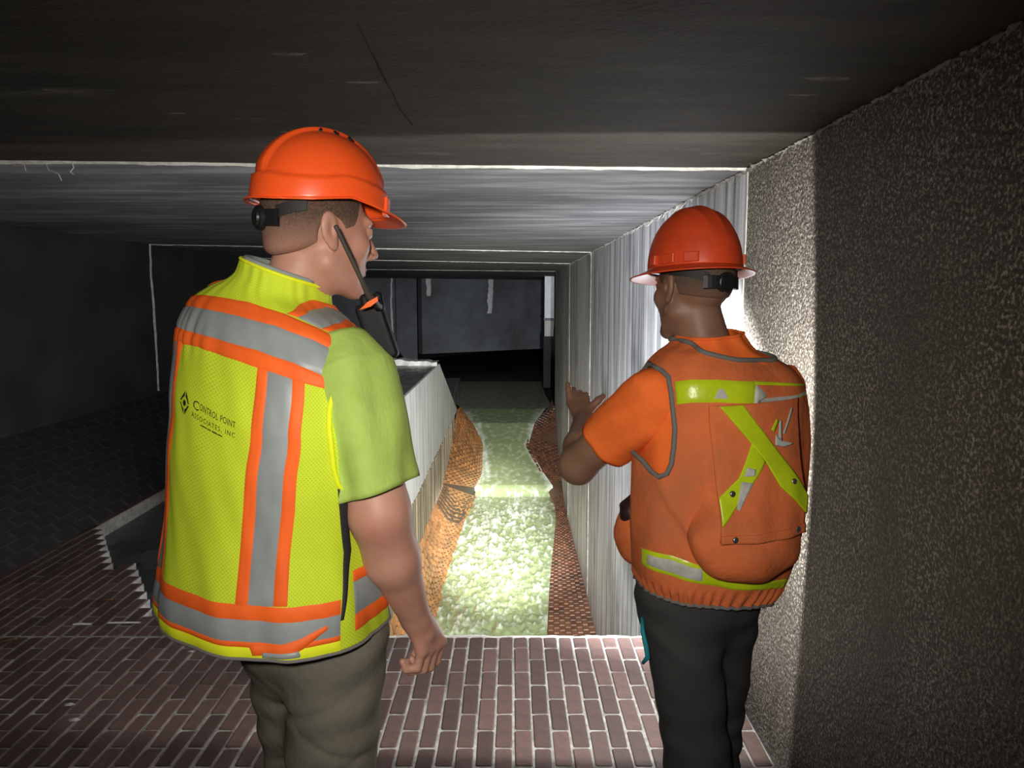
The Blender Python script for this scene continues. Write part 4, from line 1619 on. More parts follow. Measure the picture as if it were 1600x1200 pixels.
# folded-up tape end at the hem
V1.patch('folded_tape', [(-0.99, 0.968), (-0.62, 0.972), (-0.30, 1.012)], [(-1.02, 0.990), (-0.72, 0.994), (-0.32, 1.020)], M_ORT, vest1, 24, 4, 0.0055)
V1.patch('folded_tape', [(-0.90, 0.966), (-0.55, 0.968)], [(-0.90, 0.980), (-0.58, 0.984)], M_GRY, vest1, 16, 4, 0.0075)
# front panel band, black side gap and elastic
for (z0, z1, m_, nm) in ((1.082, 1.104, M_ORT, 'orange_stripe'), (1.022, 1.082, M_GRY, 'reflective_stripe'), (0.992, 1.022, M_ORT, 'orange_stripe')):
    V1.patch(nm, bandz(z0, -0.06, 1.15), bandz(z1, -0.06, 1.15), m_, vest1, 60, 4, 0.0024)
V1.patch('side_elastic', [(-0.30, 1.275), (-0.165, 1.147), (-0.20, 1.020)], [(-0.20, 1.275), (-0.075, 1.147), (-0.17, 1.020)], M_BLKM, vest1, 30, 3, 0.0035)
# shoulder straps
sA = [(-0.807, 1.582), (-0.40, 1.598), (0.025, 1.613), (0.8, 1.606), (1.25, 1.580)]
sB = [(-0.650, 1.580), (-0.25, 1.594), (0.295, 1.604), (0.85, 1.597), (1.22, 1.570)]
sC = [(-0.350, 1.570), (-0.02, 1.580), (0.45, 1.588), (0.86, 1.578), (1.18, 1.550)]
sD = [(-0.221, 1.566), (0.08, 1.573), (0.50, 1.579), (0.86, 1.566), (1.12, 1.536)]
for mm in (lambda q: q, mir):
    q = [mm(x) for x in (sA, sB, sC, sD)]
    for i, (m_, nm) in enumerate(((M_ORT, 'orange_stripe'), (M_GRY, 'reflective_stripe'), (M_ORT, 'orange_stripe'))):
        V1.patch(nm, *((q[i + 1], q[i]) if mm is not mir else (q[i], q[i + 1])), m_, vest1, 40, 5, 0.0030)
# bindings: hem, collar, armhole
MB().tube([V1.S(-math.pi * 1.5 + 2 * math.pi * i / 120, 0.9625, 0.001) for i in range(121)], 0.0035, 6).build('hem_binding', M_PIPE, vest1, True)
MB().tube([V1.S(-math.pi * 1.5 + 2 * math.pi * i / 60, 1.640, -0.001) for i in range(61)], 0.004, 6).build('collar_edge', M_YELB, vest1, True)
arm = [(1.15, 1.47), (1.0, 1.53), (0.70, 1.562), (0.268, 1.566), (-0.083, 1.546), (-0.30, 1.512), (-0.43, 1.470), (-0.474, 1.433), (-0.475, 1.395), (-0.454, 1.358), (-0.40, 1.32), (-0.318, 1.28), (-0.15, 1.25)]
V1.patch('armhole_binding', arm, [(t + 0.055, z - (0.012 if z > 1.54 else 0.002)) for t, z in arm], M_YELB, vest1, 90, 4, 0.0065)
MB().tube([Vector((-0.432, 1.495, 1.644)) + Vector((0.071 * math.cos(t) * math.cos(Y1) + 0.077 * math.sin(t) * math.sin(Y1), -0.071 * math.cos(t) * math.sin(Y1) + 0.077 * math.sin(t) * math.cos(Y1), -0.30 * 0.071 * math.cos(t) - 0.20 * 0.077 * math.sin(t))) for t in [2 * math.pi * i / 48 for i in range(49)]], 0.0055, 8).build('collar', mat('grey_shirt_collar', (0.27, 0.30, 0.28), 0.85, 0.2), shirt1, True)


# printed company mark on the back panel
def arc_table(th0, z0):
    ts = np.linspace(th0 - 0.3, th0 + 0.9, 240)
    p = [V1.raw(t, z0) for t in ts]
    d = np.concatenate([[0], np.cumsum([(b_ - a_).length for a_, b_ in zip(p[:-1], p[1:])])])
    return ts, d - np.interp(th0, ts, d)


def print_mesh(verts2d, faces, th0, z0, drop, name, parent):
    """flat print: (x right, y up) in metres from (th0, z0) on the vest"""
    ts, d = arc_table(th0, z0)
    v = [V1.S(float(np.interp(x, d, ts)), z0 + y + drop * x, 0.0012) for (x, y) in verts2d]
    return mesh_obj(name, v, faces, M_INK, parent)


def span(t0, t1, z0):
    ts, d = arc_table(t0, z0)
    return float(np.interp(t1, ts, d))


def text_outline(s, size, shear=0.0, spacing=1.0, squeeze=1.0):
    cu = bpy.data.curves.new('print_text', 'FONT')
    cu.body = s
    cu.size = size
    cu.shear = shear
    cu.space_character = spacing
    cu.resolution_u = 2
    ob = bpy.data.objects.new('print_text', cu)
    COL.objects.link(ob)
    bpy.context.view_layer.update()
    me = ob.evaluated_get(bpy.context.evaluated_depsgraph_get()).to_mesh()
    v = [(p.co.x * squeeze, p.co.y) for p in me.vertices]
    f = [tuple(p.vertices) for p in me.polygons]
    bpy.data.objects.remove(ob)
    bpy.data.curves.remove(cu)
    return v, f


def fit(vf, width):
    v, f = vf
    x0, x1 = min(p[0] for p in v), max(p[0] for p in v)
    return [((p[0] - x0) * width / (x1 - x0), p[1]) for p in v], f


print_mesh(*fit(text_outline('C', 0.021), span(-1.668, -1.608, 1.39)), -1.668, 1.3925, -0.15, 'printed_lettering', vest1)
print_mesh(*fit(text_outline('ONTROL POINT', 0.0165, 0, 1.05), span(-1.600, -1.285, 1.39)), -1.600, 1.3925, -0.15, 'printed_lettering', vest1)
print_mesh(*fit(text_outline('ASSOCIATES, INC', 0.0128, 0, 1.3), span(-1.672, -1.290, 1.38)), -1.672, 1.3780, -0.15, 'printed_lettering', vest1)
# tag line too small to read: a broken dark rule
rv, rf = [], []
for (x0, x1) in ((0.0, 0.0185), (0.0205, 0.0300), (0.0330, 0.0600)):
    n = len(rv)
    x = x0
    while x < x1 - 0.0006:
        w_ = random.uniform(0.0009, 0.0015)
        h_ = random.uniform(0.0016, 0.0028)
        n = len(rv)
        rv += [(x, 0), (x + w_, 0), (x + w_ + 0.0006, h_), (x + 0.0006, h_)]
        rf.append((n, n + 1, n + 2, n + 3))
        x += w_ + 0.0002
print_mesh(rv, rf, -1.585, 1.3665, -0.16, 'printed_rule', vest1)
# diamond emblem: four bent bars around a dot
ev, ef = [], []
n = 14
ev += [(0.0065 * math.cos(2 * math.pi * k / n), 0.0050 * math.sin(2 * math.pi * k / n)) for k in range(n)]
ef.append(tuple(range(n)))
for (sx, sy) in ((1, 1), (-1, 1), (-1, -1), (1, -1)):
    b0 = len(ev)
    g = 0.0013
    q = [(g, 0.0195), (0.0125, g * 1.2), (0.0088, g * 1.2), (0.0072, 0.0052), (0.0048, 0.0078), (g, 0.0105)]
    ev += [(x * sx * 1.5, y * sy) for x, y in q]
    ef.append(tuple(range(b0, b0 + 6)) if sx * sy < 0 else tuple(range(b0, b0 + 6))[::-1])
print_mesh(ev, ef, -1.785, 1.3945, -0.05, 'printed_emblem', vest1)

hat1 = hard_hat('hard_hat', 'glossy orange hard hat with front peak on the man in lime vest', HC1 + HR1 @ np.array((0, -0.004, 0.056)), HR1, 0.103, 0.125, 0.134, 'cap', M_HAT1)

# two-way radio at his right chest
M_RAD = mat('dull_black_radio_case', (0.006, 0.006, 0.007), 0.6, 0.25)
radio = empty('two_way_radio', (-0.245, 1.45, 1.45))
tag(radio, 'black two-way radio with long antenna at the shoulder of the man in lime vest', 'radio')
ax = np.array((0.30, 0.05, -0.95))
ax = ax / np.linalg.norm(ax)
uu = np.array((0.95, 0.0, 0.30))
ww = np.cross(ax, uu)
RR = np.stack([uu, ww, -ax], 1)
rc = np.array((-0.258, 1.475, 1.530))
F = Field()
F.add(rbox(rc, (0.026, 0.018, 0.058), 0.008, RR), 0.002)
build_field('radio_body', F, rc - 0.11, rc + 0.11, 0.004, M_RAD, radio)
F = Field()
F.add(cone((-0.280, 1.465, 1.592), (-0.276, 1.466, 1.575), 0.009, 0.010), 0.002)
F.add(cone((-0.255, 1.468, 1.596), (-0.253, 1.468, 1.575), 0.010, 0.011), 0.002)
build_field('control_knobs', F, (-0.30, 1.42, 1.55), (-0.20, 1.50, 1.63), 0.003, M_RAD, radio)
a0, a1 = Vector((-0.3085, 1.365, 1.7195)), Vector((-0.262, 1.420, 1.596))
MB().tube([a0, a0.lerp(a1, 0.02), a0.lerp(a1, 0.75), a1, a1.lerp(Vector((-0.25, 1.45, 1.575)), 1.0)], [0.0036, 0.0040, 0.0042, 0.0062, 0.008], 10).build('antenna', mat('scuffed_black_rubber', (0.05, 0.045, 0.035), 0.55, 0.4), radio, True)
MB().add([(-0.277, 1.400, 1.572), (-0.270, 1.398, 1.574), (-0.262, 1.397, 1.586), (-0.244, 1.400, 1.596), (-0.243, 1.399, 1.588), (-0.256, 1.396, 1.578), (-0.268, 1.396, 1.580),
          (-0.277, 1.403, 1.572), (-0.270, 1.401, 1.574), (-0.262, 1.401, 1.586), (-0.244, 1.403, 1.596), (-0.243, 1.402, 1.588), (-0.256, 1.399, 1.578), (-0.268, 1.399, 1.580)],
         [(0, 1, 2, 6), (1, 5, 2), (2, 5, 4, 3), (7, 13, 9, 8), (8, 9, 12), (9, 10, 11, 12), (0, 6, 13, 7), (3, 4, 11, 10), (2, 3, 10, 9), (4, 5, 12, 11), (0, 1, 8, 7)]).build('orange_ribbon', M_ORT, radio)

# ================================================================== MAN ON THE RIGHT
Y2 = math.radians(-22)
R2 = frame(Y2)
man2 = empty('person', (0.47, 1.86, 0.0))
tag(man2, 'man in orange vest with a back pouch pointing with his left hand', 'person')
HC2 = np.array((0.434, 1.862, 1.612))
HR2 = frame(math.radians(-27), math.radians(4), math.radians(2.0))
F = Field()
F.add(ell((0.505, 1.85, 1.27), (0.165, 0.105, 0.19), R2), 0.02)
F.add(ell((0.50, 1.85, 1.02), (0.155, 0.110, 0.22), R2), 0.06)
hipL2, hipR2 = np.array((0.415, 1.845, 0.83)), np.array((0.535, 1.885, 0.83))
knL2, knR2 = np.array((0.462, 1.80, 0.45)), np.array((0.548, 1.98, 0.46))
anL2, anR2 = np.array((0.475, 1.72, 0.10)), np.array((0.565, 2.00, 0.10))
for h, k, a in ((hipR2, knR2, anR2), (hipL2, knL2, anL2)):
    F.add(cone(h, k, 0.070, 0.048), 0.03)
    F.add(cone(k, a, 0.046, 0.034), 0.02)
F.add(cone((0.470, 1.845, 1.45), (0.443, 1.852, 1.555), 0.064, 0.058), 0.04)
SL2, EL2, WL2 = np.array((0.335, 1.80, 1.37)), np.array((0.172, 1.955, 1.160)), np.array((0.203, 2.165, 1.238))
SR2, ER2, WR2 = np.array((0.672, 1.92, 1.37)), np.array((0.690, 2.02, 1.11)), np.array((0.565, 2.155, 1.118))
F.add(cone(SL2, (0.47, 1.85, 1.43), 0.05, 0.045), 0.04)
F.add(cone(SR2, (0.50, 1.86, 1.43), 0.05, 0.045), 0.04)
L = Local(F, HC2, HR2)
add_head(L)
chain(F, [SL2, EL2], [0.055, 0.047], 0.02)
F.add(cone(EL2, EL2 * 0.6 + WL2 * 0.4, 0.048, 0.044), 0.02)
F.add(cone(EL2 * 0.6 + WL2 * 0.4, WL2, 0.044, 0.029), 0.02)
# raised left hand: palm, pointing fingers, spread thumb
PB, PK = WL2 + (0.002, 0.015, 0.012), np.array((0.196, 2.245, 1.285))
for i, q in enumerate((-0.028, -0.009, 0.009, 0.028)):
    off = np.array((1.0, 0.15, 0.25)) * q
    k_ = PK + off * 0.85 + np.array((0, 0, 0.006 - 0.10 * abs(q + 0.01)))
    F.add(cone(PB + off * 0.5, k_, 0.0155, 0.0125), 0.012)
    d = [(-0.10, 0.35, 0.93), (-0.06, 0.75, 0.66), (0.0, 0.90, 0.42), (0.06, 0.95, 0.25)][i]
    d2 = [(-0.14, 0.40, 0.90), (-0.02, 0.95, 0.30), (0.05, 0.98, 0.05), (0.10, 0.95, -0.15)][i]
    d, d2 = np.array(d), np.array(d2)
    ln = (0.86, 1.0, 1.05, 0.95)[i]
    p1 = k_ + d * 0.030 * ln
    p2 = p1 + d2 * 0.020 * ln
    p3 = p2 + (d2 + np.array((0, 0.1, -0.15 if i else 0.05))) * 0.016 * ln
    chain(F, [k_, p1, p2, p3], [0.0115, 0.0095, 0.0088, 0.0072], 0.005)
chain(F, [PB + (0.010, 0.010, 0.008), (0.228, 2.205, 1.272), (0.250, 2.208, 1.294), (0.265, 2.212, 1.306)], [0.017, 0.013, 0.0105, 0.0088], 0.008)
# right arm forward, fist around the torch
chain(F, [SR2, ER2], [0.055, 0.047], 0.02)
chain(F, [ER2, ER2 * 0.6 + WR2 * 0.4, WR2], [0.048, 0.043, 0.029], 0.02)
GC = np.array((0.522, 2.215, 1.142))
F.add(cone(WR2, GC + (0.026, -0.01, -0.012), 0.029, 0.026), 0.015)
for i in range(4):
    y_ = -0.030 + i * 0.020
    pts = []
    for a_ in (-20, -75, -130, -185, -235):
        t = math.radians(a_)
        pts.append(GC + np.array((0.0285 * math.cos(t), y_, 0.0285 * math.sin(t))))
    chain(F, [GC + np.array((0.030, y_ * 0.9, 0.006))] + pts, [0.013, 0.0115, 0.010, 0.0095, 0.009, 0.008], 0.004)
chain(F, [GC + (0.028, -0.020, 0.008), GC + (0.020, 0.006, 0.028), GC + (0.004, 0.030, 0.031)], [0.015, 0.011, 0.009], 0.006)
body2 = build_field('body', F, (0.10, 1.60, 0.06), (0.80, 2.36, 1.75), 0.004, M_SKIN2, man2)
for s in (-1, 1):
    q = HC2 + HR2 @ np.array((s * 0.031, 0.0835, 0.007))
    e = MB().disc_stack(q, HR2[:, 1], [(-0.004, 0.008), (0.004, 0.008), (0.0075, 0.0055), (0.0085, 0.001)], 14).build('eye', M_EYE, man2, True)
    MB().disc_stack(q + HR2[:, 1] * 0.0062, HR2[:, 1], [(0, 0.0048), (0.0028, 0.0035), (0.0033, 0.0005)], 12).build('iris', M_BLK, e)
Hf = Field()
L = Local(Hf, HC2, HR2)
L.ell((0, -0.016, 0.030), (0.079, 0.101, 0.092), 0.01)
Hf.clip(half(L.w((0, -0.05, -0.020)), HR2 @ np.array((0, 0.2, -1))), 0.004)
Hf.clip(half(L.w((0, 0.045, 0.02)), HR2 @ np.array((0, 1, -0.25))), 0.004)
for s in (-1, 1):
    L.ell((s * 0.082, -0.004, -0.012), (0.03, 0.030, 0.040), 0.004, cut=True)
    L.ell((s * 0.075, 0.05, -0.03), (0.05, 0.045, 0.045), 0.004, cut=True)
build_field('hair', Hf, HC2 - 0.13, HC2 + 0.14, 0.0035, M_HAIR2, man2)
# short beard along the jaw
Bf = Field()
L = Local(Bf, HC2, HR2)
for s in (-1, 1):
    L.cone((s * 0.056, 0.010, -0.050), (s * 0.018, 0.072, -0.100), 0.0185, 0.0175, 0.01)
L.ell((0, 0.080, -0.100), (0.022, 0.018, 0.018), 0.01)
build_field('beard', Bf, HC2 - 0.15, HC2 + 0.15, 0.004, M_HAIR2, man2)

Tf = Field()
Tf.add(ell((0.468, 1.865, 0.87), (0.148, 0.128, 0.14), R2), 0.02)
Tf.add(cone(hipL2 + (0, 0, 0.02), knL2, 0.098, 0.080), 0.05)
Tf.add(cone(knL2, anL2 + (0, 0, 0.03), 0.080, 0.074), 0.02)
Tf.add(cone(hipR2 + (0, 0, 0.02), knR2, 0.098, 0.078), 0.03)
Tf.add(cone(knR2, anR2 + (0, 0, 0.03), 0.078, 0.074), 0.02)


def tf2(P):
    t = (P[:, 0] - 0.40) * 0.9 + (P[:, 2] - 0.55)
    g = 0.006 * np.exp(-((t - 0.02 * np.sin(P[:, 0] * 30)) / 0.016) ** 2) * np.clip((P[:, 0] - 0.41) / 0.05, 0, 1)
    t2 = (P[:, 0] - 0.40) * 0.7 + (P[:, 2] - 0.74)
    g -= 0.004 * np.exp(-(t2 / 0.02) ** 2)
    return g + 0.003 * noise3(P, 22, 0.3) + 0.002 * np.sin(P[:, 2] * 60 + 4 * noise3(P, 8, 1.0))


Tf.warp(tf2)
Tf.clip(half((0, 0, 0.075), (0, 0, -1)), 0.002)
Tf.clip(half((0, 0, 0.97), (0, 0, 1)), 0.002)
trousers2 = build_field('trousers', Tf, (0.24, 1.56, 0.05), (0.76, 2.16, 1.0), 0.0065, M_TRO2, man2)
boot(man2, anL2 * (1, 1, 0), Y2)
boot(man2, anR2 * (1, 1, 0), Y2 + 0.2)
# teal strap hanging from the pocket
MB().tube([(0.318, 1.80, 0.815), (0.316, 1.775, 0.79), (0.322, 1.758, 0.76), (0.326, 1.755, 0.735), (0.316, 1.765, 0.715)], [0.004, 0.006, 0.0065, 0.0065, 0.004], 8).build('pocket_strap', M_TEAL, trousers2, True)


def fold2(th, z):
    g = 0.004 * math.sin(th * 4 + 7 * z) + 0.0025 * math.sin(th * 9 - 11 * z + 1)
    g += 0.006 * math.exp(-((z - (1.12 - 0.22 * (th + 2.6))) / 0.03) ** 2) * math.exp(-((th + 2.45) / 0.5) ** 2)
    g -= 0.006 * math.exp(-((z - (1.02 - 0.25 * (th + 2.3))) / 0.02) ** 2) * math.exp(-((th + 2.3) / 0.4) ** 2)
    k = max(0, min(1, (0.925 - z) / 0.03))
    g += k * 0.0045 * math.sin(th * 46)
    return g


V2 = Loft([
    (1.492, 0.486, 1.850, 0.084, 0.084, 0.10, -0.06),
    (1.474, 0.490, 1.850, 0.102, 0.090, 0.09, -0.04),
    (1.452, 0.498, 1.850, 0.150, 0.102, 0.07, 0.0),
    (1.424, 0.505, 1.850, 0.186, 0.122, 0.05, 0.0),
    (1.384, 0.508, 1.850, 0.204, 0.140, 0.03, 0.0),
    (1.306, 0.512, 1.850, 0.214, 0.150, 0.0, 0.0),
    (1.226, 0.512, 1.850, 0.222, 0.155, 0.0, 0.0),
    (1.065, 0.509, 1.850, 0.222, 0.158, 0.0, 0.0),
    (0.960, 0.500, 1.850, 0.208, 0.156, 0.0, 0.0),
    (0.905, 0.488, 1.850, 0.190, 0.150, 0.08, 0.0),
    (0.872, 0.478, 1.850, 0.166, 0.142, 0.12, 0.0)], Y2, 2.35, fold2)
ARM2 = [(-3.19, 1.424), (-2.98, 1.418), (-2.811, 1.405), (-2.73, 1.375), (-2.684, 1.34), (-2.63, 1.30), (-2.619, 1.257), (-2.64, 1.22), (-2.70, 1.197), (-2.816, 1.187), (-2.96, 1.195), (-3.118, 1.214), (-3.30, 1.225), (-3.462, 1.232), (-3.62, 1.28), (-3.66, 1.34), (-3.58, 1.40), (-3.40, 1.428)]
NECK2 = [(-math.pi * 1.5, 1.470), (-3.9, 1.478), (-3.4, 1.484), (-2.858, 1.480), (-2.3, 1.462), (-1.72, 1.449), (-1.1, 1.451), (-0.45, 1.462), (0.3, 1.474), (1.0, 1.470), (math.pi / 2, 1.470)]
vest2 = V2.mesh('safety_vest', M_VEST2, man2, 260, 170, skip=ARM2, above=NECK2)
MB().tube([V2.S(t, z, 0.001) for t, z in ARM2 + ARM2[:2]], 0.0062, 8).build('armhole_binding', M_PIPE, vest2, True)
MB().tube([V2.S(-math.pi * 1.5 + 2 * math.pi * i / 120, 0.8735, 0.0) for i in range(121)], 0.0048, 8).build('hem_binding', M_PIPE, vest2, True)
MB().tube([V2.S(t, float(np.interp(t, [q[0] for q in NECK2], [q[1] for q in NECK2])), 0.001) for t in np.linspace(-math.pi * 1.5, math.pi / 2, 80)], 0.0062, 8).build('collar_binding', M_PIPE, vest2, True)
# shirt under the vest
SV2 = Loft([
    (1.507, 0.472, 1.846, 0.073, 0.075, -0.10, -0.05),
    (1.492, 0.477, 1.847, 0.080, 0.079, -0.06, -0.03),
    (1.474, 0.486, 1.849, 0.095, 0.084, 0.06, 0.0),
    (1.448, 0.498, 1.850, 0.148, 0.100, 0.06, 0.0),
    (1.384, 0.508, 1.850, 0.190, 0.128, 0.03, 0.0),
    (1.226, 0.512, 1.850, 0.206, 0.142, 0.0, 0.0),
    (1.000, 0.505, 1.850, 0.200, 0.142, 0.0, 0.0)], Y2, 2.35, lambda t, z: 0.0025 * math.sin(t * 9 + z * 13))
shirt2 = SV2.mesh('shirt', M_TEE2, man2, 110, 60)
MB().tube([SV2.S(-math.pi * 1.5 + 2 * math.pi * i / 60, 1.505, 0.0) for i in range(61)], 0.004, 8).build('neck_band', M_TEE2, shirt2, True)


def slf(a, t):
    return min(1, t * 2) * (0.004 * math.sin(a * 3 + 2 + 2 * t) + 0.0022 * math.sin(a * 6 - 4 * t) + 0.002 * math.sin(a * 2 - 12 * t))


sleeve('sleeve', [(0.395, 1.815, 1.385), (0.345, 1.80, 1.355), (0.295, 1.845, 1.295), (0.236, 1.905, 1.232)], [0.058, 0.077, 0.074, 0.066], M_TEE2, shirt2, slf, skew=0.006, side=(0, 0, 1))
sleeve('sleeve', [(0.63, 1.90, 1.385), (0.665, 1.915, 1.36), (0.680, 1.945, 1.29), (0.688, 1.985, 1.20)], [0.050, 0.068, 0.067, 0.064], M_TEE2, shirt2, slf, side=(1, 0, 0))
# lime tape across the back and round the waist
V2.patch('lime_tape', [(-2.617, 1.352), (-2.40, 1.358), (-2.071, 1.360), (-1.648, 1.357)], [(-2.675, 1.398), (-2.40, 1.405), (-2.051, 1.407), (-1.592, 1.404)], M_LIME, vest2, 40, 8, 0.003)
V2.patch('lime_edge', [(-1.648, 1.397), (-1.1, 1.392), (-0.576, 1.386)], [(-1.60, 1.405), (-1.1, 1.399), (-0.576, 1.392)], M_LIME, vest2, 30, 3, 0.003)
V2.patch('white_edge', [(-1.64, 1.357), (-1.1, 1.360), (-0.60, 1.366)], [(-1.63, 1.366), (-1.1, 1.369), (-0.60, 1.374)], M_LIMEW, vest2, 30, 3, 0.003)
V2.patch('lime_edge', [(-1.0, 1.362), (-0.60, 1.362)], [(-1.0, 1.367), (-0.60, 1.368)], M_LIME, vest2, 20, 3, 0.0035)
V2.patch('tape_triangle', [(-2.13, 1.362), (-2.03, 1.362), (-1.90, 1.362)], [(-2.02, 1.394), (-2.01, 1.395), (-2.0, 1.394)], M_LIMEW, vest2, 12, 3, 0.0048)
V2.patch('tape_triangle', [(-1.665, 1.335), (-1.62, 1.36)], [(-1.61, 1.402), (-1.50, 1.372)], M_LIMEW, vest2, 8, 4, 0.0075)
wT = [(-3.09, 1.007), (-2.85, 1.010), (-2.589, 1.008), (-2.35, 0.998), (-2.118, 0.984), (-1.75, 0.958), (-1.401, 0.937), (-1.0, 0.93)]
wB = [(-3.10, 0.966), (-2.85, 0.963), (-2.582, 0.959), (-2.35, 0.951), (-2.094, 0.941), (-1.75, 0.926), (-1.40, 0.918), (-1.0, 0.912)]
V2.patch('lime_tape', wB, wT, M_LIME, vest2, 80, 8, 0.003)
V2.patch('worn_tape', [(-2.98, 0.972), (-2.582, 0.963), (-2.15, 0.948)], [(-2.96, 1.004), (-2.589, 1.003), (-2.17, 0.984)], M_LIMEW, vest2, 30, 5, 0.0048)

BC = np.array((0.509, 1.85))
BR = np.array((math.cos(Y2), -math.sin(Y2)))
BF = np.array((math.sin(Y2), math.cos(Y2)))


def flap_pt(r, z, off=0.0):
    t = min(1, max(0, (1.375 - z) / 0.33))
    o = 0.158 + 0.072 * t * t * (3 - 2 * t) - 1.5 * (r + 0.02) ** 2 + off
    o += 0.004 * math.sin(z * 38 + r * 21) * t + 0.0025 * math.sin(r * 70 - z * 17) * t
    xy = BC + BR * r - BF * o
    return Vector((xy[0], xy[1], z))


def flap_sheet(name, left, right, material, parent, off, nu=24, nv=12, thick=0.003):
    """sheet between two (r, z) polylines lying on the pouch flap"""
    def at(pl, t):
        q = np.array(pl, float)
        d = np.concatenate([[0], np.cumsum(np.hypot(np.diff(q[:, 0]), np.diff(q[:, 1])))])
        return [np.interp(t * d[-1], d, q[:, c]) for c in (0, 1)]
    v, f = [], []
    for i in range(nu + 1):
        a_, b_ = at(left, i / nu), at(right, i / nu)
        for j in range(nv + 1):
            t = j / nv
            v.append(flap_pt(a_[0] + (b_[0] - a_[0]) * t, a_[1] + (b_[1] - a_[1]) * t, off))
    for i in range(nu):
        for j in range(nv):
            p = i * (nv + 1) + j
            f.append((p, p + nv + 1, p + nv + 2, p + 1))
    o = mesh_obj(name, v, f, material, parent, True)
    md = o.modifiers.new('cloth_thickness', 'SOLIDIFY')
    md.thickness = thick
    md.offset = 0
    return o


# back pouch: bag below, flap over it with two snaps and crossed tape
def bw(r, o, z):
    xy = BC + BR * r - BF * o
    return np.array((xy[0], xy[1], z))


F = Field()
F.add(ell(bw(-0.035, 0.150, 1.055), (0.140, 0.078, 0.100), R2), 0.02)
F.add(ell(bw(-0.030, 0.160, 1.020), (0.120, 0.070, 0.062), R2), 0.03)
F.add(rbox(bw(-0.030, 0.095, 1.17), (0.118, 0.045, 0.14), 0.04, R2), 0.04)
F.warp(lambda P: 0.003 * noise3(P, 24, 0.9) + 0.002 * np.sin(P[:, 0] * 60 + P[:, 2] * 35))
pouch = build_field('back_pouch', F, (0.28, 1.52, 0.90), (0.76, 1.98, 1.40), 0.006, M_VEST2, vest2)
adopt(pouch, vest2)
flap_sheet('pouch_flap', [(-0.140, 1.358), (-0.142, 1.25), (-0.150, 1.068)], [(0.112, 1.362), (0.100, 1.25), (0.072, 1.072)], M_VEST2, vest2, 0.004, 40, 30, 0.004)
flap_sheet('flap_hem', [(-0.150, 1.084), (-0.150, 1.066)], [(0.075, 1.090), (0.073, 1.070)], M_VEST2, vest2, 0.0085, 4, 30, 0.003)
flap_sheet('lime_tape', [(-0.121, 1.356), (-0.066, 1.290), (-0.027, 1.235), (0.003, 1.179), (0.078, 1.111)], [(-0.066, 1.358), (-0.011, 1.287), (0.038, 1.224), (0.068, 1.186), (0.088, 1.150)], M_LIME, vest2, 0.009, 40, 10, 0.003)
flap_sheet('lime_tape', [(-0.052, 1.277), (-0.096, 1.203), (-0.147, 1.164)], [(-0.027, 1.235), (-0.060, 1.198), (-0.149, 1.103)], M_LIME, vest2, 0.0085, 30, 10, 0.002)
flap_sheet('worn_tape', [(-0.075, 1.226), (-0.085, 1.206)], [(-0.056, 1.220), (-0.060, 1.207)], M_LIMEW, vest2, 0.0105, 4, 4, 0.001)
flap_sheet('worn_tape', [(-0.092, 1.196), (-0.104, 1.160), (-0.112, 1.140)], [(-0.066, 1.192), (-0.080, 1.172), (-0.105, 1.136)], M_LIMEW, vest2, 0.0105, 8, 4, 0.001)
for (r, z) in ((-0.121, 1.076), (0.044, 1.082), (0.044, 1.186), (-0.115, 1.171)):
    p = flap_pt(r, z, 0.010)
    MB().disc_stack(p, (-BF[0], -BF[1], 0.05), [(-0.004, 0.0072), (0.001, 0.0072), (0.0028, 0.005), (0.0022, 0.0035), (0.003, 0.001)], 18).build('snap', M_STEEL, vest2, True)
# torn tape ends standing off the flap
flap_sheet('torn_tape', [(0.005, 1.268), (0.030, 1.262), (0.060, 1.266)], [(0.010, 1.292), (0.026, 1.276), (0.061, 1.267)], M_LIMEW, vest2, 0.016, 8, 3, 0.001)
flap_sheet('torn_tape', [(0.018, 1.276), (0.026, 1.318)], [(0.030, 1.276), (0.034, 1.320)], M_LIMEW, vest2, 0.014, 6, 2, 0.001)
flap_sheet('torn_tape', [(0.036, 1.290), (0.072, 1.345)], [(0.042, 1.288), (0.078, 1.342)], M_LIMEW, vest2, 0.012, 8, 2, 0.001)
flap_sheet('torn_tape', [(-0.002, 1.302), (0.016, 1.326)], [(0.006, 1.296), (0.022, 1.320)], M_LIME, vest2, 0.016, 6, 3, 0.001)
# side pocket on the left hip, with dark gear in its mouth
F = Field()
pc = np.array((0.322, 1.935, 0.985))
F.add(ell(pc, (0.055, 0.060, 0.085), R2), 0.01)
F.add(ell(pc + (0.03, 0.0, 0.02), (0.05, 0.06, 0.10), R2), 0.03)
F.cut(ell(pc + (-0.012, 0.0, 0.085), (0.045, 0.045, 0.045)), 0.004)
F.warp(lambda P: 0.002 * noise3(P, 40, 0.2))
build_field('side_pocket', F, pc - 0.16, pc + 0.16, 0.005, M_VEST2, vest2)
F = Field()
F.add(ell(pc + (-0.012, -0.012, 0.055), (0.034, 0.030, 0.040)), 0.004)
F.add(cone(pc + (-0.036, -0.005, 0.075), pc + (0.0, -0.01, 0.105), 0.010, 0.012), 0.006)
build_field('pocket_gear', F, pc - 0.12, pc + 0.16, 0.004, mat('dark_maroon_gear', (0.025, 0.010, 0.012), 0.4, 0.5), vest2)

hat2 = hard_hat('hard_hat', 'scuffed red-orange full brim hard hat on the man in orange vest', HC2 + HR2 @ np.array((0, -0.006, 0.050)), HR2, 0.104, 0.122, 0.146, 'brim', M_HAT2)

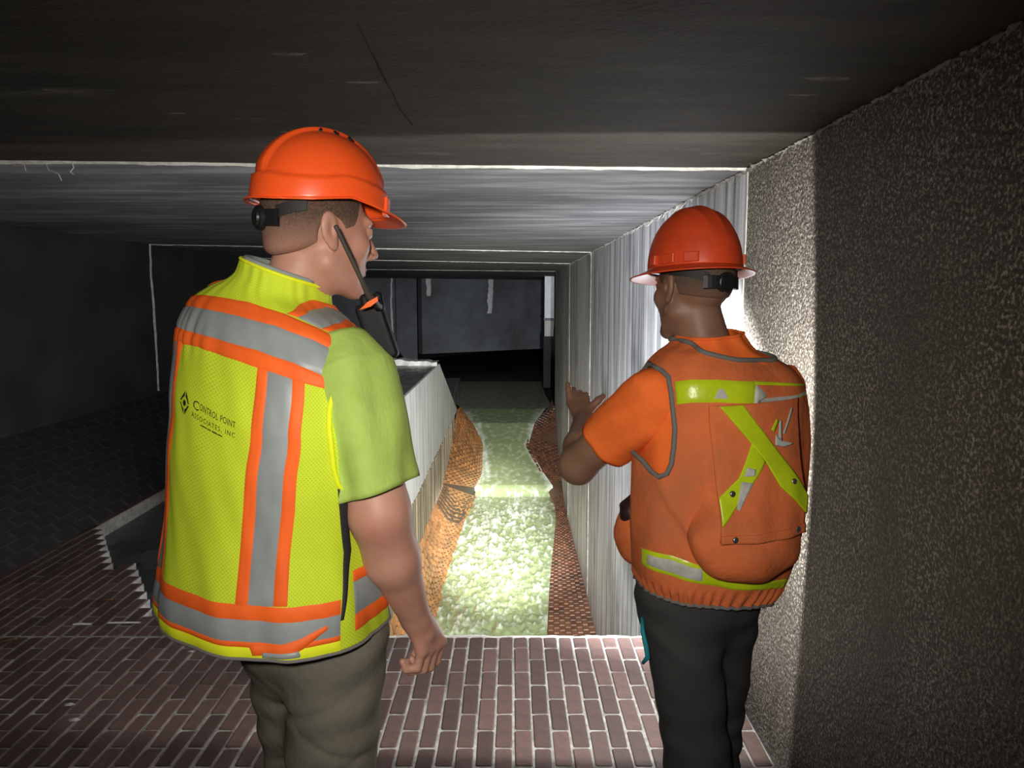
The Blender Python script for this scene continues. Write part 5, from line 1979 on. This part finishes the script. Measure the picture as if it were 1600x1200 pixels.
# flashlight in his right hand
torch = empty('flashlight', (0.522, 2.215, 1.142))
tag(torch, 'black flashlight in right hand of the man in orange vest, shining down the channel', 'flashlight')
MB().disc_stack((0.522, 2.12, 1.142), (0, 1, 0), [(0.0, 0.014), (0.004, 0.0165), (0.15, 0.0165), (0.165, 0.022), (0.20, 0.024), (0.215, 0.024), (0.216, 0.020)], 24).build('barrel', M_BLK, torch, True)
M_LENS = bpy.data.materials.new('lit_lens')
nt, bs = nodes_of(M_LENS)
bs.inputs['Emission Color'].default_value = (0.95, 0.98, 1, 1)
bs.inputs['Emission Strength'].default_value = 60
MB().disc_stack((0.522, 2.3355, 1.142), (0, 1, 0), [(0, 0.019), (0.002, 0.019)], 24).build('lens', M_LENS, torch)
MB().disc_stack((0.522, 2.115, 1.142), (0, -1, 0), [(-0.006, 0.010), (0.004, 0.009)], 16).build('tail_switch', M_BLKM, torch)

# ================================================================== SMALL THINGS
M_LEAF = mat('dry_brown_leaf', (0.22, 0.10, 0.03), 0.7, 0.2, col2=(0.12, 0.05, 0.02), scale=40)
M_CHIP = mat('pale_mortar_chip', (0.40, 0.39, 0.36), 0.8, 0.2)


def leaf(x, y, L_, W_, rot, label):
    v, f = [], []
    n = 9
    for i in range(n + 1):
        t = i / n
        w_ = W_ * math.sin(math.pi * t) ** 0.7 * (1 - 0.3 * t)
        zc = 0.006 + 0.006 * math.sin(t * 3)
        for s_ in (-1, 0, 1):
            px_, py_ = (t - 0.5) * L_, s_ * w_
            v.append((x + px_ * math.cos(rot) - py_ * math.sin(rot), y + px_ * math.sin(rot) + py_ * math.cos(rot), zc + (0.005 if s_ else 0)))
        if i:
            b_ = 3 * (i - 1)
            f += [(b_, b_ + 3, b_ + 4, b_ + 1), (b_ + 1, b_ + 4, b_ + 5, b_ + 2)]
    root = empty('dry_leaf', (x, y, 0.0))
    tag(root, label, 'leaf', 'dry leaves on the brick floor')
    o = mesh_obj('blade', v, f, M_LEAF, root, True)
    md = o.modifiers.new('leaf_thickness', 'SOLIDIFY')
    md.thickness = 0.0012
    mid = [Vector(v[3 * i + 1]) + Vector((0, 0, 0.0008)) for i in range(n + 1)]
    MB().tube(mid, 0.0012, 5).build('midrib', M_CHMORT, root)


leaf(-2.13, 3.86, 0.075, 0.016, 0.15, 'small brown leaf on bricks beside the hole in the floor')
leaf(-2.335, 3.385, 0.085, 0.014, 0.5, 'brown dry leaf at the left edge of the picture on bricks')


def chip(x, y, s, label):
    v = []
    for d in ((1, 0, 0), (0.3, 0.8, 0), (-0.9, 0.3, 0), (-0.4, -0.8, 0), (0.5, -0.6, 0), (0.1, 0.1, 1)):
        v.append((x + d[0] * s * 1.6, y + d[1] * s, 0.0005 + d[2] * s * 0.4))
    o = mesh_obj('mortar_chip', v, [(0, 1, 5), (1, 2, 5), (2, 3, 5), (3, 4, 5), (4, 0, 5), (4, 3, 2, 1, 0)], M_CHIP)
    tag(o, label, 'chip', 'mortar chips on the brick floor')


chip(-1.74, 2.85, 0.016, 'pale mortar chip on bricks in the lower left corner, the upper of two')
chip(-1.66, 2.74, 0.018, 'pale mortar chip on bricks in the lower left corner, the lower of two')
chip(-1.45, 3.30, 0.012, 'pale sliver of mortar on bricks just below the lime vest hem')

# pale roots dangling from the ceiling joint
M_ROOT = mat('pale_root', (0.55, 0.53, 0.46), 0.8, 0.2)
for i, (x, dy, pts, lb) in enumerate((
        (-1.93, 0.0, [(0, 0), (0.02, -0.015), (0.055, -0.012), (0.06, -0.035)], 'pale root dangling from ceiling joint, leftmost of three'),
        (-1.80, 0.0, [(0, 0), (0.012, -0.03), (0.05, -0.045), (0.06, -0.07)], 'pale long root dangling from ceiling joint, middle of three'),
        (-1.70, 0.0, [(0, 0), (0.006, -0.02), (-0.008, -0.035), (0.004, -0.045)], 'pale short root dangling from ceiling joint, rightmost of three'))):
    yy = jy(cj[1], x)
    P = [(x + a_, yy, CZ - 0.004 + b_) for a_, b_ in pts]
    o = MB().tube(P, [0.003, 0.0024, 0.002, 0.0014], 6).build('hanging_root', M_ROOT, None, True)
    tag(o, lb, 'root', 'roots hanging from the ceiling joint')
